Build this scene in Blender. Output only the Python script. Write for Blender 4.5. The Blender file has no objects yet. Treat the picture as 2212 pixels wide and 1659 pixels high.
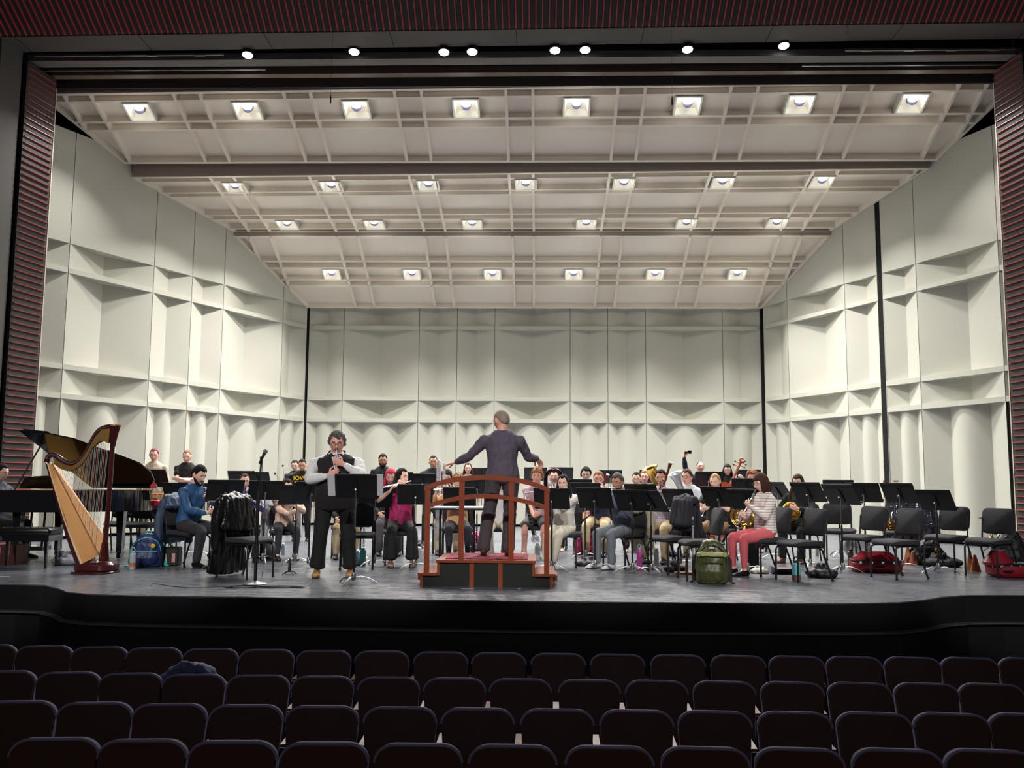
import bpy, bmesh, math, random
from mathutils import Vector, Matrix, Quaternion, noise
PI=math.pi
R_=math.radians
C=bpy.context.scene.collection
rnd=random.Random(7)
# ------------------------------------------------------------------ camera
FPX=1955.09
YAW,PIT,ROL=R_(-1.69617925),R_(6.15526378),R_(0.39605583)
CAMH=1.17
def _rows():
    f=Vector((math.sin(YAW)*math.cos(PIT),math.cos(YAW)*math.cos(PIT),math.sin(PIT)))
    r=Vector((math.cos(YAW),-math.sin(YAW),0)); u=r.cross(f)
    c,s=math.cos(ROL),math.sin(ROL)
    return c*r+s*u, -s*r+c*u, f
CR,CU,CF=_rows()
cam=bpy.data.cameras.new('camera'); cam_o=bpy.data.objects.new('camera',cam); C.objects.link(cam_o)
cam.sensor_fit='HORIZONTAL'; cam.sensor_width=36.0; cam.lens=36.0*FPX/2212.0; cam.clip_end=200; cam.clip_start=.05
m=Matrix((CR,CU,-CF)).transposed().to_4x4(); m.translation=Vector((0,0,CAMH)); cam_o.matrix_world=m
bpy.context.scene.camera=cam_o
def ray(x,y): return (CR*((x-1106)/FPX)+CU*((829.5-y)/FPX)+CF)
def atY(x,y,Y):
    d=ray(x,y); p=d*(Y/d.y); p.z+=CAMH; return p
def atZ(x,y,Z=0.0):
    d=ray(x,y); p=d*((Z-CAMH)/d.z); p.z+=CAMH; return p
# ------------------------------------------------------------------ world and exposure
sc=bpy.context.scene
sc.view_settings.view_transform='Standard'; sc.view_settings.look='None'; sc.view_settings.gamma=1.0
sc.view_settings.use_curve_mapping=False; sc.view_settings.exposure=0.0
w=bpy.data.worlds.new('world'); sc.world=w; w.use_nodes=True
bg=w.node_tree.nodes['Background']; bg.inputs[0].default_value=(.85,.8,1.0,1); bg.inputs[1].default_value=0.05
def light(name,kind,loc,power,col=(1,1,1),parent=None,size=.3,target=None,spread=None,spot=None,blend=.5):
    l=bpy.data.lights.new(name,kind); l.energy=power; l.color=col
    if kind=='AREA':
        l.shape='DISK'; l.size=size
        if spread: l.spread=spread
    elif kind=='SPOT':
        l.spot_size=spot or R_(60); l.spot_blend=blend; l.shadow_soft_size=size
    else: l.shadow_soft_size=size
    o=bpy.data.objects.new(name,l); C.objects.link(o); o.location=loc
    if target is not None:
        o.rotation_euler=(Vector(target)-Vector(loc)).to_track_quat('-Z','Y').to_euler()
    if parent: o.parent=parent
    return o
# front-of-house theatre spotlights on the catwalk above the seats
for lx in (-6.6,-4.2,-1.8,.6,3.0,5.4):
    light('catwalk_spotlight','SPOT',(lx,-4.0,9.0),3300,(1,.97,.92),size=.12,target=(lx*.95,12.6,.7),spot=R_(17.5),blend=.25)
# unseen dim spots added behind the camera to brighten the seat backs
for lx in (-6,0,6):
    light('seat_fill_spot','SPOT',(lx,-5.0,8.5),115,(1,.86,.76),size=.4,target=(lx*.8,6.5,-.4),spot=R_(70),blend=.9)
# ------------------------------------------------------------------ materials
_m={}
def srgb(c):
    return tuple((x/255/12.92 if x/255<=.04045 else ((x/255+.055)/1.055)**2.4) for x in c)
def mat(name,col,rough=.6,metal=0,var=.12,scale=9,bump=0,bscale=60,spec=.5,coat=0,emit=0,sheen=0):
    if name in _m: return _m[name]
    M=bpy.data.materials.new(name); M.use_nodes=True; nt=M.node_tree; b=nt.nodes['Principled BSDF']
    c=srgb(col) if max(col)>1.001 else col
    b.inputs['Roughness'].default_value=rough; b.inputs['Metallic'].default_value=metal
    b.inputs['Specular IOR Level'].default_value=spec
    if coat: b.inputs['Coat Weight'].default_value=coat; b.inputs['Coat Roughness'].default_value=.08
    if sheen: b.inputs['Sheen Weight'].default_value=sheen
    tc=nt.nodes.new('ShaderNodeTexCoord')
    n=nt.nodes.new('ShaderNodeTexNoise'); n.inputs['Scale'].default_value=scale; n.inputs['Detail'].default_value=4
    nt.links.new(tc.outputs['Object'],n.inputs['Vector'])
    mx=nt.nodes.new('ShaderNodeMix'); mx.data_type='RGBA'
    mx.inputs[6].default_value=tuple(max(0,x*(1-var)) for x in c)+(1,); mx.inputs[7].default_value=tuple(min(1,x*(1+var)) for x in c)+(1,)
    nt.links.new(n.outputs['Fac'],mx.inputs[0]); nt.links.new(mx.outputs[2],b.inputs['Base Color'])
    if bump:
        n2=nt.nodes.new('ShaderNodeTexNoise'); n2.inputs['Scale'].default_value=bscale; n2.inputs['Detail'].default_value=3
        nt.links.new(tc.outputs['Object'],n2.inputs['Vector'])
        bp=nt.nodes.new('ShaderNodeBump'); bp.inputs['Strength'].default_value=bump; bp.inputs['Distance'].default_value=.01
        nt.links.new(n2.outputs['Fac'],bp.inputs['Height']); nt.links.new(bp.outputs[0],b.inputs['Normal'])
    if emit:
        b.inputs['Emission Color'].default_value=c+(1,) if len(c)==3 else c; b.inputs['Emission Strength'].default_value=emit
    _m[name]=M; return M
def stripes_mat(name,c1,c2,axis,freq,duty=.5,rough=.8):
    if name in _m: return _m[name]
    M=mat(name,c1,rough); nt=M.node_tree; b=nt.nodes['Principled BSDF']
    tc=nt.nodes.new('ShaderNodeTexCoord'); sp=nt.nodes.new('ShaderNodeSeparateXYZ'); nt.links.new(tc.outputs['Object'],sp.inputs[0])
    outs=[]
    for ax in axis:
        mu=nt.nodes.new('ShaderNodeMath'); mu.operation='MULTIPLY'; mu.inputs[1].default_value=freq; nt.links.new(sp.outputs[ax],mu.inputs[0])
        fr=nt.nodes.new('ShaderNodeMath'); fr.operation='FRACT'; nt.links.new(mu.outputs[0],fr.inputs[0])
        lt=nt.nodes.new('ShaderNodeMath'); lt.operation='LESS_THAN'; lt.inputs[1].default_value=duty; nt.links.new(fr.outputs[0],lt.inputs[0]); outs.append(lt.outputs[0])
    f=outs[0]
    if len(outs)>1:
        mm=nt.nodes.new('ShaderNodeMath'); mm.operation='MAXIMUM'; nt.links.new(outs[0],mm.inputs[0]); nt.links.new(outs[1],mm.inputs[1]); f=mm.outputs[0]
    mx=nt.nodes.new('ShaderNodeMix'); mx.data_type='RGBA'; mx.inputs[6].default_value=srgb(c1)+(1,); mx.inputs[7].default_value=srgb(c2)+(1,)
    nt.links.new(f,mx.inputs[0]); nt.links.new(mx.outputs[2],b.inputs['Base Color']); return M
# ------------------------------------------------------------------ mesh builder
def frame(d,ref):
    d=d.normalized(); x=ref-d*ref.dot(d)
    if x.length<1e-4:
        ref=Vector((0,1,0)) if abs(d.y)<.9 else Vector((1,0,0)); x=ref-d*ref.dot(d)
    x.normalize(); return x,d.cross(x)
class MB:
    def __init__(s): s.v=[]; s.f=[]
    def add(s,vs,fs):
        n=len(s.v); s.v+= [tuple(q) for q in vs]; s.f+= [tuple(i+n for i in f) for f in fs]; return s
    def box(s,c,size,M=None,taper=None):
        hx,hy,hz=size[0]/2,size[1]/2,size[2]/2; vs=[]
        for z in (-hz,hz):
            k=1 if (taper is None or z<0) else taper
            for x,y in ((-hx,-hy),(hx,-hy),(hx,hy),(-hx,hy)): vs.append(Vector((x*k,y*k,z)))
        if M is not None: vs=[M@q for q in vs]
        c=Vector(c); vs=[q+c for q in vs]
        return s.add(vs,[(3,2,1,0),(4,5,6,7),(0,1,5,4),(1,2,6,5),(2,3,7,6),(3,0,4,7)])
    def rbox(s,c,size,r=.02,M=None,seg=3,axis=2):
        # rounded in the plane across 'axis', soft edge along it
        a,b,h=[size[i] for i in ((1,2,0),(2,0,1),(0,1,2))[axis]]
        pts=[]
        rr=min(r,a/2-1e-4,b/2-1e-4)
        for (cx,cy,a0) in ((a/2-rr,b/2-rr,0),(-a/2+rr,b/2-rr,90),(-a/2+rr,-b/2+rr,180),(a/2-rr,-b/2+rr,270)):
            for k in range(seg+1):
                t=R_(a0+90*k/seg); pts.append((cx+rr*math.cos(t),cy+rr*math.sin(t)))
        e=min(.25*h,rr*.7); lay=[(-h/2,1-e/max(a,b)*2),(-h/2+e,1),(h/2-e,1),(h/2,1-e/max(a,b)*2)]
        vs=[];n=len(pts)
        for z,k in lay:
            for p in pts:
                q=(p[0]*k,p[1]*k,z); q=Vector(((q[2],q[0],q[1]),(q[1],q[2],q[0]),q)[axis]) ; vs.append(q)
        if M is not None: vs=[M@q for q in vs]
        c=Vector(c); vs=[q+c for q in vs]; fs=[]
        for l in range(3):
            for i in range(n): fs.append((l*n+i,l*n+(i+1)%n,(l+1)*n+(i+1)%n,(l+1)*n+i))
        fs.append(tuple(range(n))[::-1]); fs.append(tuple(range(3*n,4*n)))
        return s.add(vs,fs)
    def tube(s,pts,r,seg=8,ref=None,round_=False,closed=False):
        pts=[Vector(p) for p in pts]; n=len(pts)
        if not isinstance(r,(list,tuple)): r=[r]*n
        rr=[(a,a) if not isinstance(a,(list,tuple)) else a for a in r]
        if round_:
            d0=(pts[0]-pts[1]).normalized(); d1=(pts[-1]-pts[-2]).normalized()
            m0=min(min(rr[0]),.045); m1=min(min(rr[-1]),.045)
            P=[pts[0]+d0*m0*.95,pts[0]+d0*m0*.6]+pts+[pts[-1]+d1*m1*.6,pts[-1]+d1*m1*.95]
            def sc_(a,k): return (a[0]*k,a[1]*k)
            rr=[sc_(rr[0],.3),sc_(rr[0],.8)]+rr+[sc_(rr[-1],.8),sc_(rr[-1],.3)]; pts=P; n=len(pts)
        x=None; vs=[]
        for i,p in enumerate(pts):
            if closed: d=pts[(i+1)%n]-pts[i-1]
            else: d=(pts[min(i+1,n-1)]-pts[max(i-1,0)])
            if d.length<1e-9: d=Vector((0,0,1))
            rf=ref if ref is not None else (x if x is not None else Vector((1,0,0)) if abs(d.normalized().x)<.8 else Vector((0,1,0)))
            x,y=frame(d,Vector(rf))
            for k in range(seg):
                t=2*PI*k/seg; vs.append(p+x*(rr[i][0]*math.cos(t))+y*(rr[i][1]*math.sin(t)))
        fs=[]
        for i in range(n if closed else n-1):
            j=(i+1)%n
            for k in range(seg): fs.append((i*seg+k,i*seg+(k+1)%seg,j*seg+(k+1)%seg,j*seg+k))
        if not closed: fs.append(tuple(range(seg))[::-1]); fs.append(tuple(range((n-1)*seg,n*seg)))
        return s.add(vs,fs)
    def ball(s,c,r,seg=12,rings=8,M=None):
        if not isinstance(r,(list,tuple)): r=(r,r,r)
        vs=[];c=Vector(c)
        for i in range(1,rings):
            a=PI*i/rings
            for k in range(seg):
                t=2*PI*k/seg; q=Vector((r[0]*math.sin(a)*math.cos(t),r[1]*math.sin(a)*math.sin(t),r[2]*math.cos(a))); vs.append((M@q if M else q)+c)
        q=Vector((0,0,r[2])); vs.append((M@q if M else q)+c); q=Vector((0,0,-r[2])); vs.append((M@q if M else q)+c)
        fs=[];T=(rings-1)*seg
        for i in range(rings-2):
            for k in range(seg): fs.append((i*seg+k,(i+1)*seg+k,(i+1)*seg+(k+1)%seg,i*seg+(k+1)%seg))
        for k in range(seg): fs.append((T,k,(k+1)%seg)); fs.append((T+1,(rings-2)*seg+(k+1)%seg,(rings-2)*seg+k))
        return s.add(vs,fs)
    def lathe(s,prof,M=None,seg=20,c=(0,0,0)):
        # prof: (radius,z) bottom to top
        vs=[];c=Vector(c);n=len(prof)
        for r,z in prof:
            for k in range(seg):
                t=2*PI*k/seg; q=Vector((r*math.cos(t),r*math.sin(t),z)); vs.append((M@q if M else q)+c)
        fs=[]
        for i in range(n-1):
            for k in range(seg): fs.append((i*seg+k,i*seg+(k+1)%seg,(i+1)*seg+(k+1)%seg,(i+1)*seg+k))
        fs.append(tuple(range(seg))[::-1]); fs.append(tuple(range((n-1)*seg,n*seg)))
        return s.add(vs,fs)
    def prism(s,poly,ext):
        # poly: 3D points (planar), ext: vector
        n=len(poly); ext=Vector(ext); vs=[Vector(p) for p in poly]+[Vector(p)+ext for p in poly]
        fs=[tuple(range(n))[::-1],tuple(range(n,2*n))]+[(i,(i+1)%n,n+(i+1)%n,n+i) for i in range(n)]
        return s.add(vs,fs)
    def quad(s,*p): return s.add(p,[tuple(range(len(p)))])
    def mesh(s,name):
        me=bpy.data.meshes.new(name); me.from_pydata(s.v,[],s.f); me.update()
        bm=bmesh.new(); bm.from_mesh(me); bmesh.ops.recalc_face_normals(bm,faces=bm.faces); bm.to_mesh(me); bm.free(); return me
    def build(s,name,material,parent=None,smooth=None,loc=None):
        me=s.mesh(name); me.materials.append(material)
        o=bpy.data.objects.new(name,me); C.objects.link(o)
        if smooth is not None: smooth_by_angle(me,smooth)
        if loc is not None: o.location=loc
        if parent: o.parent=parent
        return o
def smooth_by_angle(me,deg):
    for p in me.polygons: p.use_smooth=True
    if deg<179:
        bm=bmesh.new(); bm.from_mesh(me); a=R_(deg)
        for e in bm.edges:
            if len(e.link_faces)==2 and e.calc_face_angle(0)>a: e.smooth=False
        bm.to_mesh(me); bm.free()
def tag(o,label=None,cat=None,group=None,kind=None):
    if label: o['label']=label
    if cat: o['category']=cat
    if group: o['group']=group
    if kind: o['kind']=kind
    return o
def thing(name,label,cat,loc=(0,0,0),rz=0,group=None,scale=1):
    o=bpy.data.objects.new(name,None); C.objects.link(o); o.location=loc; o.rotation_euler=(0,0,rz); o.scale=(scale,)*3
    o.empty_display_size=.1
    return tag(o,label,cat,group)
def struct(name,mb,material,smooth=None,parent=None):
    o=mb.build(name,material,parent,smooth)
    if not parent: o['kind']='structure'
    return o
_kids={}
def dup(root,label,loc,rz,group=None,scale=None):
    r=root.copy(); C.objects.link(r); r.location=loc; r.rotation_euler=(0,0,rz); r['label']=label
    if scale: r.scale=(scale,)*3
    if group: r['group']=group
    kids=_kids.get(root.name)
    if kids is None:
        kids=[(ch,list(ch.children)) for ch in root.children]; _kids[root.name]=kids
    for ch,gs in kids:
        c=ch.copy(); C.objects.link(c); c.parent=r
        for g in gs:
            d=g.copy(); C.objects.link(d); d.parent=c
    return r
RZ=lambda a: Matrix.Rotation(a,3,'Z'); RX=lambda a: Matrix.Rotation(a,3,'X'); RY=lambda a: Matrix.Rotation(a,3,'Y')
V=Vector
# ------------------------------------------------------------------ stage floor
def floor_mat():
    M=mat('stage_floor_masonite',(86,90,99),.28,0,.25,1.3,spec=.6); nt=M.node_tree; b=nt.nodes['Principled BSDF']
    tc=nt.nodes.new('ShaderNodeTexCoord')
    mp=nt.nodes.new('ShaderNodeMapping'); mp.inputs['Scale'].default_value=(1,5,1); nt.links.new(tc.outputs['Object'],mp.inputs[0])
    n=nt.nodes.new('ShaderNodeTexNoise'); n.inputs['Scale'].default_value=3.2; n.inputs['Detail'].default_value=9; n.inputs['Roughness'].default_value=.72; nt.links.new(mp.outputs[0],n.inputs['Vector'])
    r=nt.nodes.new('ShaderNodeMapRange'); r.inputs[1].default_value=.35; r.inputs[2].default_value=.7; r.inputs[3].default_value=.20; r.inputs[4].default_value=.44
    nt.links.new(n.outputs['Fac'],r.inputs[0]); nt.links.new(r.outputs[0],b.inputs['Roughness'])
    # scuffs and scratches
    mp2=nt.nodes.new('ShaderNodeMapping'); mp2.inputs['Scale'].default_value=(1.5,9,1); mp2.inputs['Rotation'].default_value=(0,0,.12); nt.links.new(tc.outputs['Object'],mp2.inputs[0])
    s=nt.nodes.new('ShaderNodeTexNoise'); s.inputs['Scale'].default_value=2.6; s.inputs['Detail'].default_value=12; s.inputs['Roughness'].default_value=.8; nt.links.new(mp2.outputs[0],s.inputs['Vector'])
    r2=nt.nodes.new('ShaderNodeMapRange'); r2.inputs[1].default_value=.60; r2.inputs[2].default_value=.74; r2.inputs[4].default_value=.55; nt.links.new(s.outputs['Fac'],r2.inputs[0])
    old=b.inputs['Base Color'].links[0].from_socket
    mx=nt.nodes.new('ShaderNodeMix'); mx.data_type='RGBA'; nt.links.new(r2.outputs[0],mx.inputs[0]); nt.links.new(old,mx.inputs[6]); mx.inputs[7].default_value=(.30,.31,.32,1)
    # board joints
    br=nt.nodes.new('ShaderNodeTexBrick'); br.inputs['Scale'].default_value=1; br.inputs['Mortar Size'].default_value=.006; br.inputs['Brick Width'].default_value=2.4; br.inputs['Row Height'].default_value=1.2
    br.inputs['Color1'].default_value=(1,1,1,1); br.inputs['Color2'].default_value=(1,1,1,1); br.inputs['Mortar'].default_value=(.3,.3,.3,1); nt.links.new(tc.outputs['Object'],br.inputs['Vector'])
    mm=nt.nodes.new('ShaderNodeMix'); mm.data_type='RGBA'; mm.blend_type='MULTIPLY'; mm.inputs[0].default_value=1; nt.links.new(mx.outputs[2],mm.inputs[6]); nt.links.new(br.outputs['Color'],mm.inputs[7])
    nt.links.new(mm.outputs[2],b.inputs['Base Color']); return M
front=[(-12,10.05),(-5.75,10.07),(-5.45,10.02),(-5.15,9.75),(-4.9,9.45),(-4.6,9.3),(-4.1,9.22),(-2.1,9.17),(-.3,9.12),(1.5,9.13),(3.0,9.2),(3.6,9.32),(3.95,9.55),(4.25,9.82),(4.55,9.98),(4.95,10.03),(12,10.03)]
mb=MB(); poly=[V((x,y,0)) for x,y in front]+[V((12,26,0)),V((-12,26,0))]
mb.prism(poly,(0,0,-.012)); struct('floor',mb,floor_mat())
BLK=mat('black_paint',(3,3,3),.85,var=.2)
mb=MB(); mb.prism([V((x,y+.004,-.012)) for x,y in front]+[V((12,25,-.012)),V((-12,25,-.012))],(0,0,-.268)); struct('trim_1',mb,BLK)
mb=MB(); n=len(front)
mb.prism([V((x,y-.10,-.28)) for x,y in front]+[V((12,12,-.28)),V((-12,12,-.28))],(0,0,-.014)); struct('trim_2',mb,mat('worn_black_edge',(86,88,88),.4,var=.5,scale=4))
mb=MB(); mb.prism([V((x,y-.05,-.294)) for x,y in front]+[V((12,12,-.294)),V((-12,12,-.294))],(0,0,-.9)); struct('wall_stage_front',mb,mat('gloss_black_wall',(3,4,4),.6,var=.2))
# auditorium floor (slightly raked)
mb=MB(); mb.prism([V((-14,12,-1.21)),V((14,12,-1.21)),V((14,-3,-1.13)),V((-14,-3,-1.13))],(0,0,-.1)); struct('floor_auditorium',mb,mat('dark_carpet',(22,16,16),.95,bump=.3))
# marks on the stage floor: spike tape
# ------------------------------------------------------------------ orchestra shell walls
SHELL=mat('shell_offwhite',(196,195,183),.42,var=.03,scale=.6,bump=.02,bscale=40,spec=.35)
VOID_=mat('gap_shade_black',(2,2,2),.95,var=0)
SEAM=mat('shell_seam_dark',(70,68,60),.8)
Z0,Z1,Z2,Z3=5.77,5.18,3.28,2.71; LT=.10
def shell_wall(name,o,d,seams,ztop,side,skip=()):
    # o 2D origin, d 2D direction, recess goes along side*normal
    d=V(d).normalized(); nrm=V((-d.y,d.x))*side; o=V(o)
    def P(a,dep,z): q=o+d*a+nrm*dep; return V((q.x,q.y,z))
    mb=MB(); sm=MB()
    for i in range(len(seams)-1):
        if i in skip: continue
        a,b=seams[i],seams[i+1]; w_=b-a; wide=w_>1.5; g=.006; a+=g; b-=g; c=(a+b)/2
        D=.30 if wide else .17
        # flat top
        mb.quad(P(a,0,Z0),P(b,0,Z0),P(b,0,ztop),P(a,0,ztop))
        for (zb,zt) in ((Z1+LT,Z0),(Z2+LT,Z1),(Z3+LT,Z2)):
            mb.quad(P(a,0,zb),P(c,D,zb),P(c,D,zt),P(a,0,zt)); mb.quad(P(c,D,zb),P(b,0,zb),P(b,0,zt),P(c,D,zt))
            mb.quad(P(a,0,zt),P(c,D,zt),P(b,0,zt)); mb.quad(P(a,0,zb),P(b,0,zb),P(c,D,zb))
        for z in (Z1,Z2,Z3): mb.quad(P(a,0,z),P(b,0,z),P(b,0,z+LT),P(a,0,z+LT))
        # bottom tier with bulging column
        e=.475 if wide else .24; De=.22 if wide else .13; bul=.17 if wide else .09
        prof=[(a,0),(c-e,De)]+[(c-e+2*e*k/28,De-bul*math.sin(PI*k/28)) for k in range(1,28)]+[(c+e,De),(b,0)]
        for (p,q) in zip(prof,prof[1:]): mb.quad(P(p[0],p[1],.06),P(q[0],q[1],.06),P(q[0],q[1],Z3),P(p[0],p[1],Z3))
        mb.add([P(x,y,Z3) for x,y in prof],[tuple(range(len(prof)))])
        # seam backing
        sm.quad(P(a-2*g,.02,.06),P(a+.0,.02,.06),P(a+.0,.02,ztop),P(a-2*g,.02,ztop))
    for a,b in ((seams[0],seams[-1]),):
        mb.quad(P(a,.45,.03),P(b,.45,.03),P(b,.45,ztop),P(a,.45,ztop)); mb.quad(P(a,0,ztop),P(b,0,ztop),P(b,.45,ztop),P(a,.45,ztop))
        mb.quad(P(a,0,.06),P(a,.45,.06),P(a,.45,ztop),P(a,0,ztop)); mb.quad(P(b,0,.06),P(b,.45,.06),P(b,.45,ztop),P(b,0,ztop))
    w_=struct(name,mb,SHELL)
    sm.build('panel_seams',SEAM,w_)
    return w_
shell_wall('wall_back',(-6.14,23.74),(1,0),[0,.94,2.96,3.97,4.97,6.97,7.96,8.96,10.98,11.97],8.2,1)
dL=(-.4238,-.9057); shell_wall('wall_left',(-6.17,23.66),dL,[.02,.97,3.06,4.04,5.13,7.20,8.1],8.02,-1)
dR=(.388,-.9217); shell_wall('wall_right',(5.87,23.60),dR,[0.02,1.0,3.06,4.09],8.02,1)
shell_wall('wall_right_front',(5.87,23.60),dR,[4.23,5.19,7.19,7.50],8.02,1)
mb=MB(); o2=V((5.87,23.60)); d2=V(dR).normalized(); n2=V((-d2.y,d2.x))
a=o2+d2*4.075+n2*.03; b=o2+d2*4.245+n2*.03
mb.box(((a.x+b.x)/2,(a.y+b.y)/2,4.3),(.185,.05,8.2),RZ(math.atan2(d2.y,d2.x))); mb.box((5.90,23.66,4.1),(.16,.05,8)); mb.box((-6.19,23.69,4.1),(.07,.05,8)); struct('trim_13',mb,VOID_)  # black boxes put the shade of the open gap and corners into colour
# ------------------------------------------------------------------ shell ceiling clouds
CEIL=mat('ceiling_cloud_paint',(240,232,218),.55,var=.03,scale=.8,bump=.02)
GX=[-8.60+2.1165*k for k in range(9)]  # first of each rib pair... pairs (g, g+.51)
PAIR=[(-6.99+2.1165*k,-6.48+2.1165*k) for k in range(-1,8)]
def wallx(Y,side):  # shell wall x at Y
    return (-6.17-(23.66-Y)*.468+.03) if side<0 else (5.85+(23.63-Y)*.421-.03)
def cloud(name,Yf,zf,Yb,zb,rows,full_front=False,th=.32,fascia=True,xl=None,xr=None,skew=0):
    d=V((0,Yb-Yf,zb-zf)); L=d.length; d.normalize(); up=V((1,0,0)).cross(d)
    if up.z<0: up=-up
    def P(x,s,h): q=V((x,Yf,zf))+d*s+up*h; q.z+=skew*(x+1.0)*(1-s/L); return q
    def sx(Y,side): return wallx(Y,side)
    def S(Y): return (Y-Yf)/d.y
    rd=.14
    if xl is None: xl=(sx(Yf,-1),sx(Yb,-1))
    if xr is None: xr=(sx(Yf,1),sx(Yb,1))
    lx=lambda s: xl[0]+(xl[1]-xl[0])*s/L
    rx=lambda s: xr[0]+(xr[1]-xr[0])*s/L
    mb=MB()
    # deck
    mb.quad(P(xl[0],0,rd),P(xr[0],0,rd),P(xr[1],L,rd),P(xl[1],L,rd))
    mb.quad(P(xl[0],0,rd+.04),P(xr[0],0,rd+.04),P(xr[1],L,rd+.04),P(xl[1],L,rd+.04))
    def bar(p0,p1,wv,h0=0,h1=rd+.02):
        # rib between two points (x,s); wv=(dx,ds) half width
        a=[(p0[0]-wv[0],p0[1]-wv[1]),(p0[0]+wv[0],p0[1]+wv[1]),(p1[0]+wv[0],p1[1]+wv[1]),(p1[0]-wv[0],p1[1]-wv[1])]
        vs=[P(x,s,h0) for x,s in a]+[P(x,s,h1) for x,s in a]
        mb.add(vs,[(0,1,2,3),(7,6,5,4),(0,4,5,1),(1,5,6,2),(2,6,7,3),(3,7,4,0)])
    t=.028
    for s in rows: bar((lx(s),s),(rx(s),s),(0,t*.9))
    bar((lx(t),t),(rx(t),t),(0,t)); bar((lx(L-t),L-t),(rx(L-t),L-t),(0,t))
    bar((xl[0],0),(xl[1],L),(t,0)); bar((xr[0],0),(xr[1],L),(t,0))
    for a,b in PAIR:
        for x in (a,b):
            # clip against the splayed sides
            s0,s1=0,L
            def clip(e,sgn):
                nonlocal s0,s1
                e0,e1=e
                if sgn*(x-e0)>0 and sgn*(x-e1)>0: s0,s1=1,0; return
                if sgn*(x-e1)>0: s1=min(s1,(x-e0)/(e1-e0)*L)
                if sgn*(x-e0)>0: s0=max(s0,(x-e0)/(e1-e0)*L)
            clip(xr,1); clip(xl,-1)
            if s1-s0>.1: bar((x,s0),(x,s1),(t,0))
    o=struct(name,mb,CEIL)
    if fascia:
        fb=MB(); y0=Yf-.012
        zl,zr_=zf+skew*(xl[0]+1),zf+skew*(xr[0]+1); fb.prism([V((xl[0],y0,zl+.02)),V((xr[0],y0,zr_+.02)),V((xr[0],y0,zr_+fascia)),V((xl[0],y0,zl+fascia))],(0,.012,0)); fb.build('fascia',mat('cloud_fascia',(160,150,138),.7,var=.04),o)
    return o,P,d,up
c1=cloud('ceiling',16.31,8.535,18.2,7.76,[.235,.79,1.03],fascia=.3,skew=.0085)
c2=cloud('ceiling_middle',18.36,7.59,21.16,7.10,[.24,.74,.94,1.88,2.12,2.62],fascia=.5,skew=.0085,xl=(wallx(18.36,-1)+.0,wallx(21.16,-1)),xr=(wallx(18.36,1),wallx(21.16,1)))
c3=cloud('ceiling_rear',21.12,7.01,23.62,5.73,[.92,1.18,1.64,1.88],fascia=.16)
# lamps
LF=mat('lamp_housing_white',(235,232,220),.35,var=.02); LB=mat('lamp_glass_hot',(1,.99,.97),.3,emit=60,var=0); LK=mat('lamp_yoke_dark',(40,38,60),.5)
LTRIM=mat('lamp_frame',(215,215,205),.4,var=.03)
LAMP_POWER=112; CEILING_FILL=3.4
def make_lamp(P,x,s,label,group,powr=1.0,w_=.52,dd=.50):
    Pm=P(x,s,0); ex=V((1,0,0)); ey=(P(x,s+1,0)-Pm); ez=(P(x,s,1)-Pm)
    t=thing('recessed_stage_lamp',label,'ceiling lamp',Pm,0,group)
    M=Matrix((ex,ey,ez)).transposed()
    def W(a,b,c): return M@V((a,b,c))
    mb=MB(); h=.02; iw=w_/2-.035; il=dd/2-.03
    for (a0,a1,b0,b1) in ((-w_/2,-iw,-dd/2,dd/2),(iw,w_/2,-dd/2,dd/2),(-iw,iw,-dd/2,-il),(-iw,iw,il,dd/2)):
        vs=[W(a,b,c) for c in (-.03,.13) for a,b in ((a0,b0),(a1,b0),(a1,b1),(a0,b1))]
        mb.add(vs,[(3,2,1,0),(4,5,6,7),(0,1,5,4),(1,2,6,5),(2,3,7,6),(3,0,4,7)])
    mb.build('frame',LTRIM,t)
    mb=MB(); k=.95
    q=[(-iw,-il),(iw,-il),(iw,il),(-iw,il)]
    vs=[W(a,b,.0) for a,b in q]+[W(a*.8,b*.8,.12) for a,b in q]
    mb.add(vs,[(0,1,5,4),(1,2,6,5),(2,3,7,6),(3,0,4,7),(4,5,6,7)])
    mb.build('reflector',LF,t)
    mb=MB(); mb.tube([W(0,.05,.115),W(0,-.02,.06),W(0,-.05,.03)],[.07,.085,.10],14); mb.build('lamp_head',LK,t)
    mb=MB(); mb.ball(W(0,-.055,.025),(.085,.085,.03),14,8); mb.build('bulb',LB,t)
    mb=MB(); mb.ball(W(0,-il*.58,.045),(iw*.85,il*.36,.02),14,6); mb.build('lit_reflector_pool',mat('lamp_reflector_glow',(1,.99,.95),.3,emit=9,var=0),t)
    l=light('lamp_light','AREA',tuple(-ez*.06),LAMP_POWER*powr,(1,.975,.93),t,size=.30,spread=R_(118),target=tuple(-ez*3+V((0,0,-.6))))
    light('ceiling_fill','POINT',tuple(-ez*.30),CEILING_FILL,(1,.97,.93),t,size=.16)  # unseen point light added below each lamp to brighten the ceiling
    return t
ordn=['first','second','third','fourth','fifth','sixth','seventh','eighth','ninth','tenth','eleventh','twelfth','thirteenth','fourteenth','fifteenth','sixteenth','seventeenth','eighteenth','nineteenth','twentieth']
G='recessed lamps in the slatted shell ceiling'
for i in range(8):
    make_lamp(c1[1],-7.80+2.127*i,.51,f'square recessed lamp, {ordn[i]} from left in the front ceiling row',G,.8)
for i in range(7):
    make_lamp(c2[1],-6.575+2.095*i,.49,f'square recessed lamp, {ordn[i]} from left in the second ceiling row',G,1.0,.47)
for i,x in enumerate((-5.95,-3.88,-1.57,1.1,3.43,5.52)):
    make_lamp(c2[1],x,2.37,f'square recessed lamp, {ordn[i]} from left in the third ceiling row',G,1.0,.47)
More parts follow.
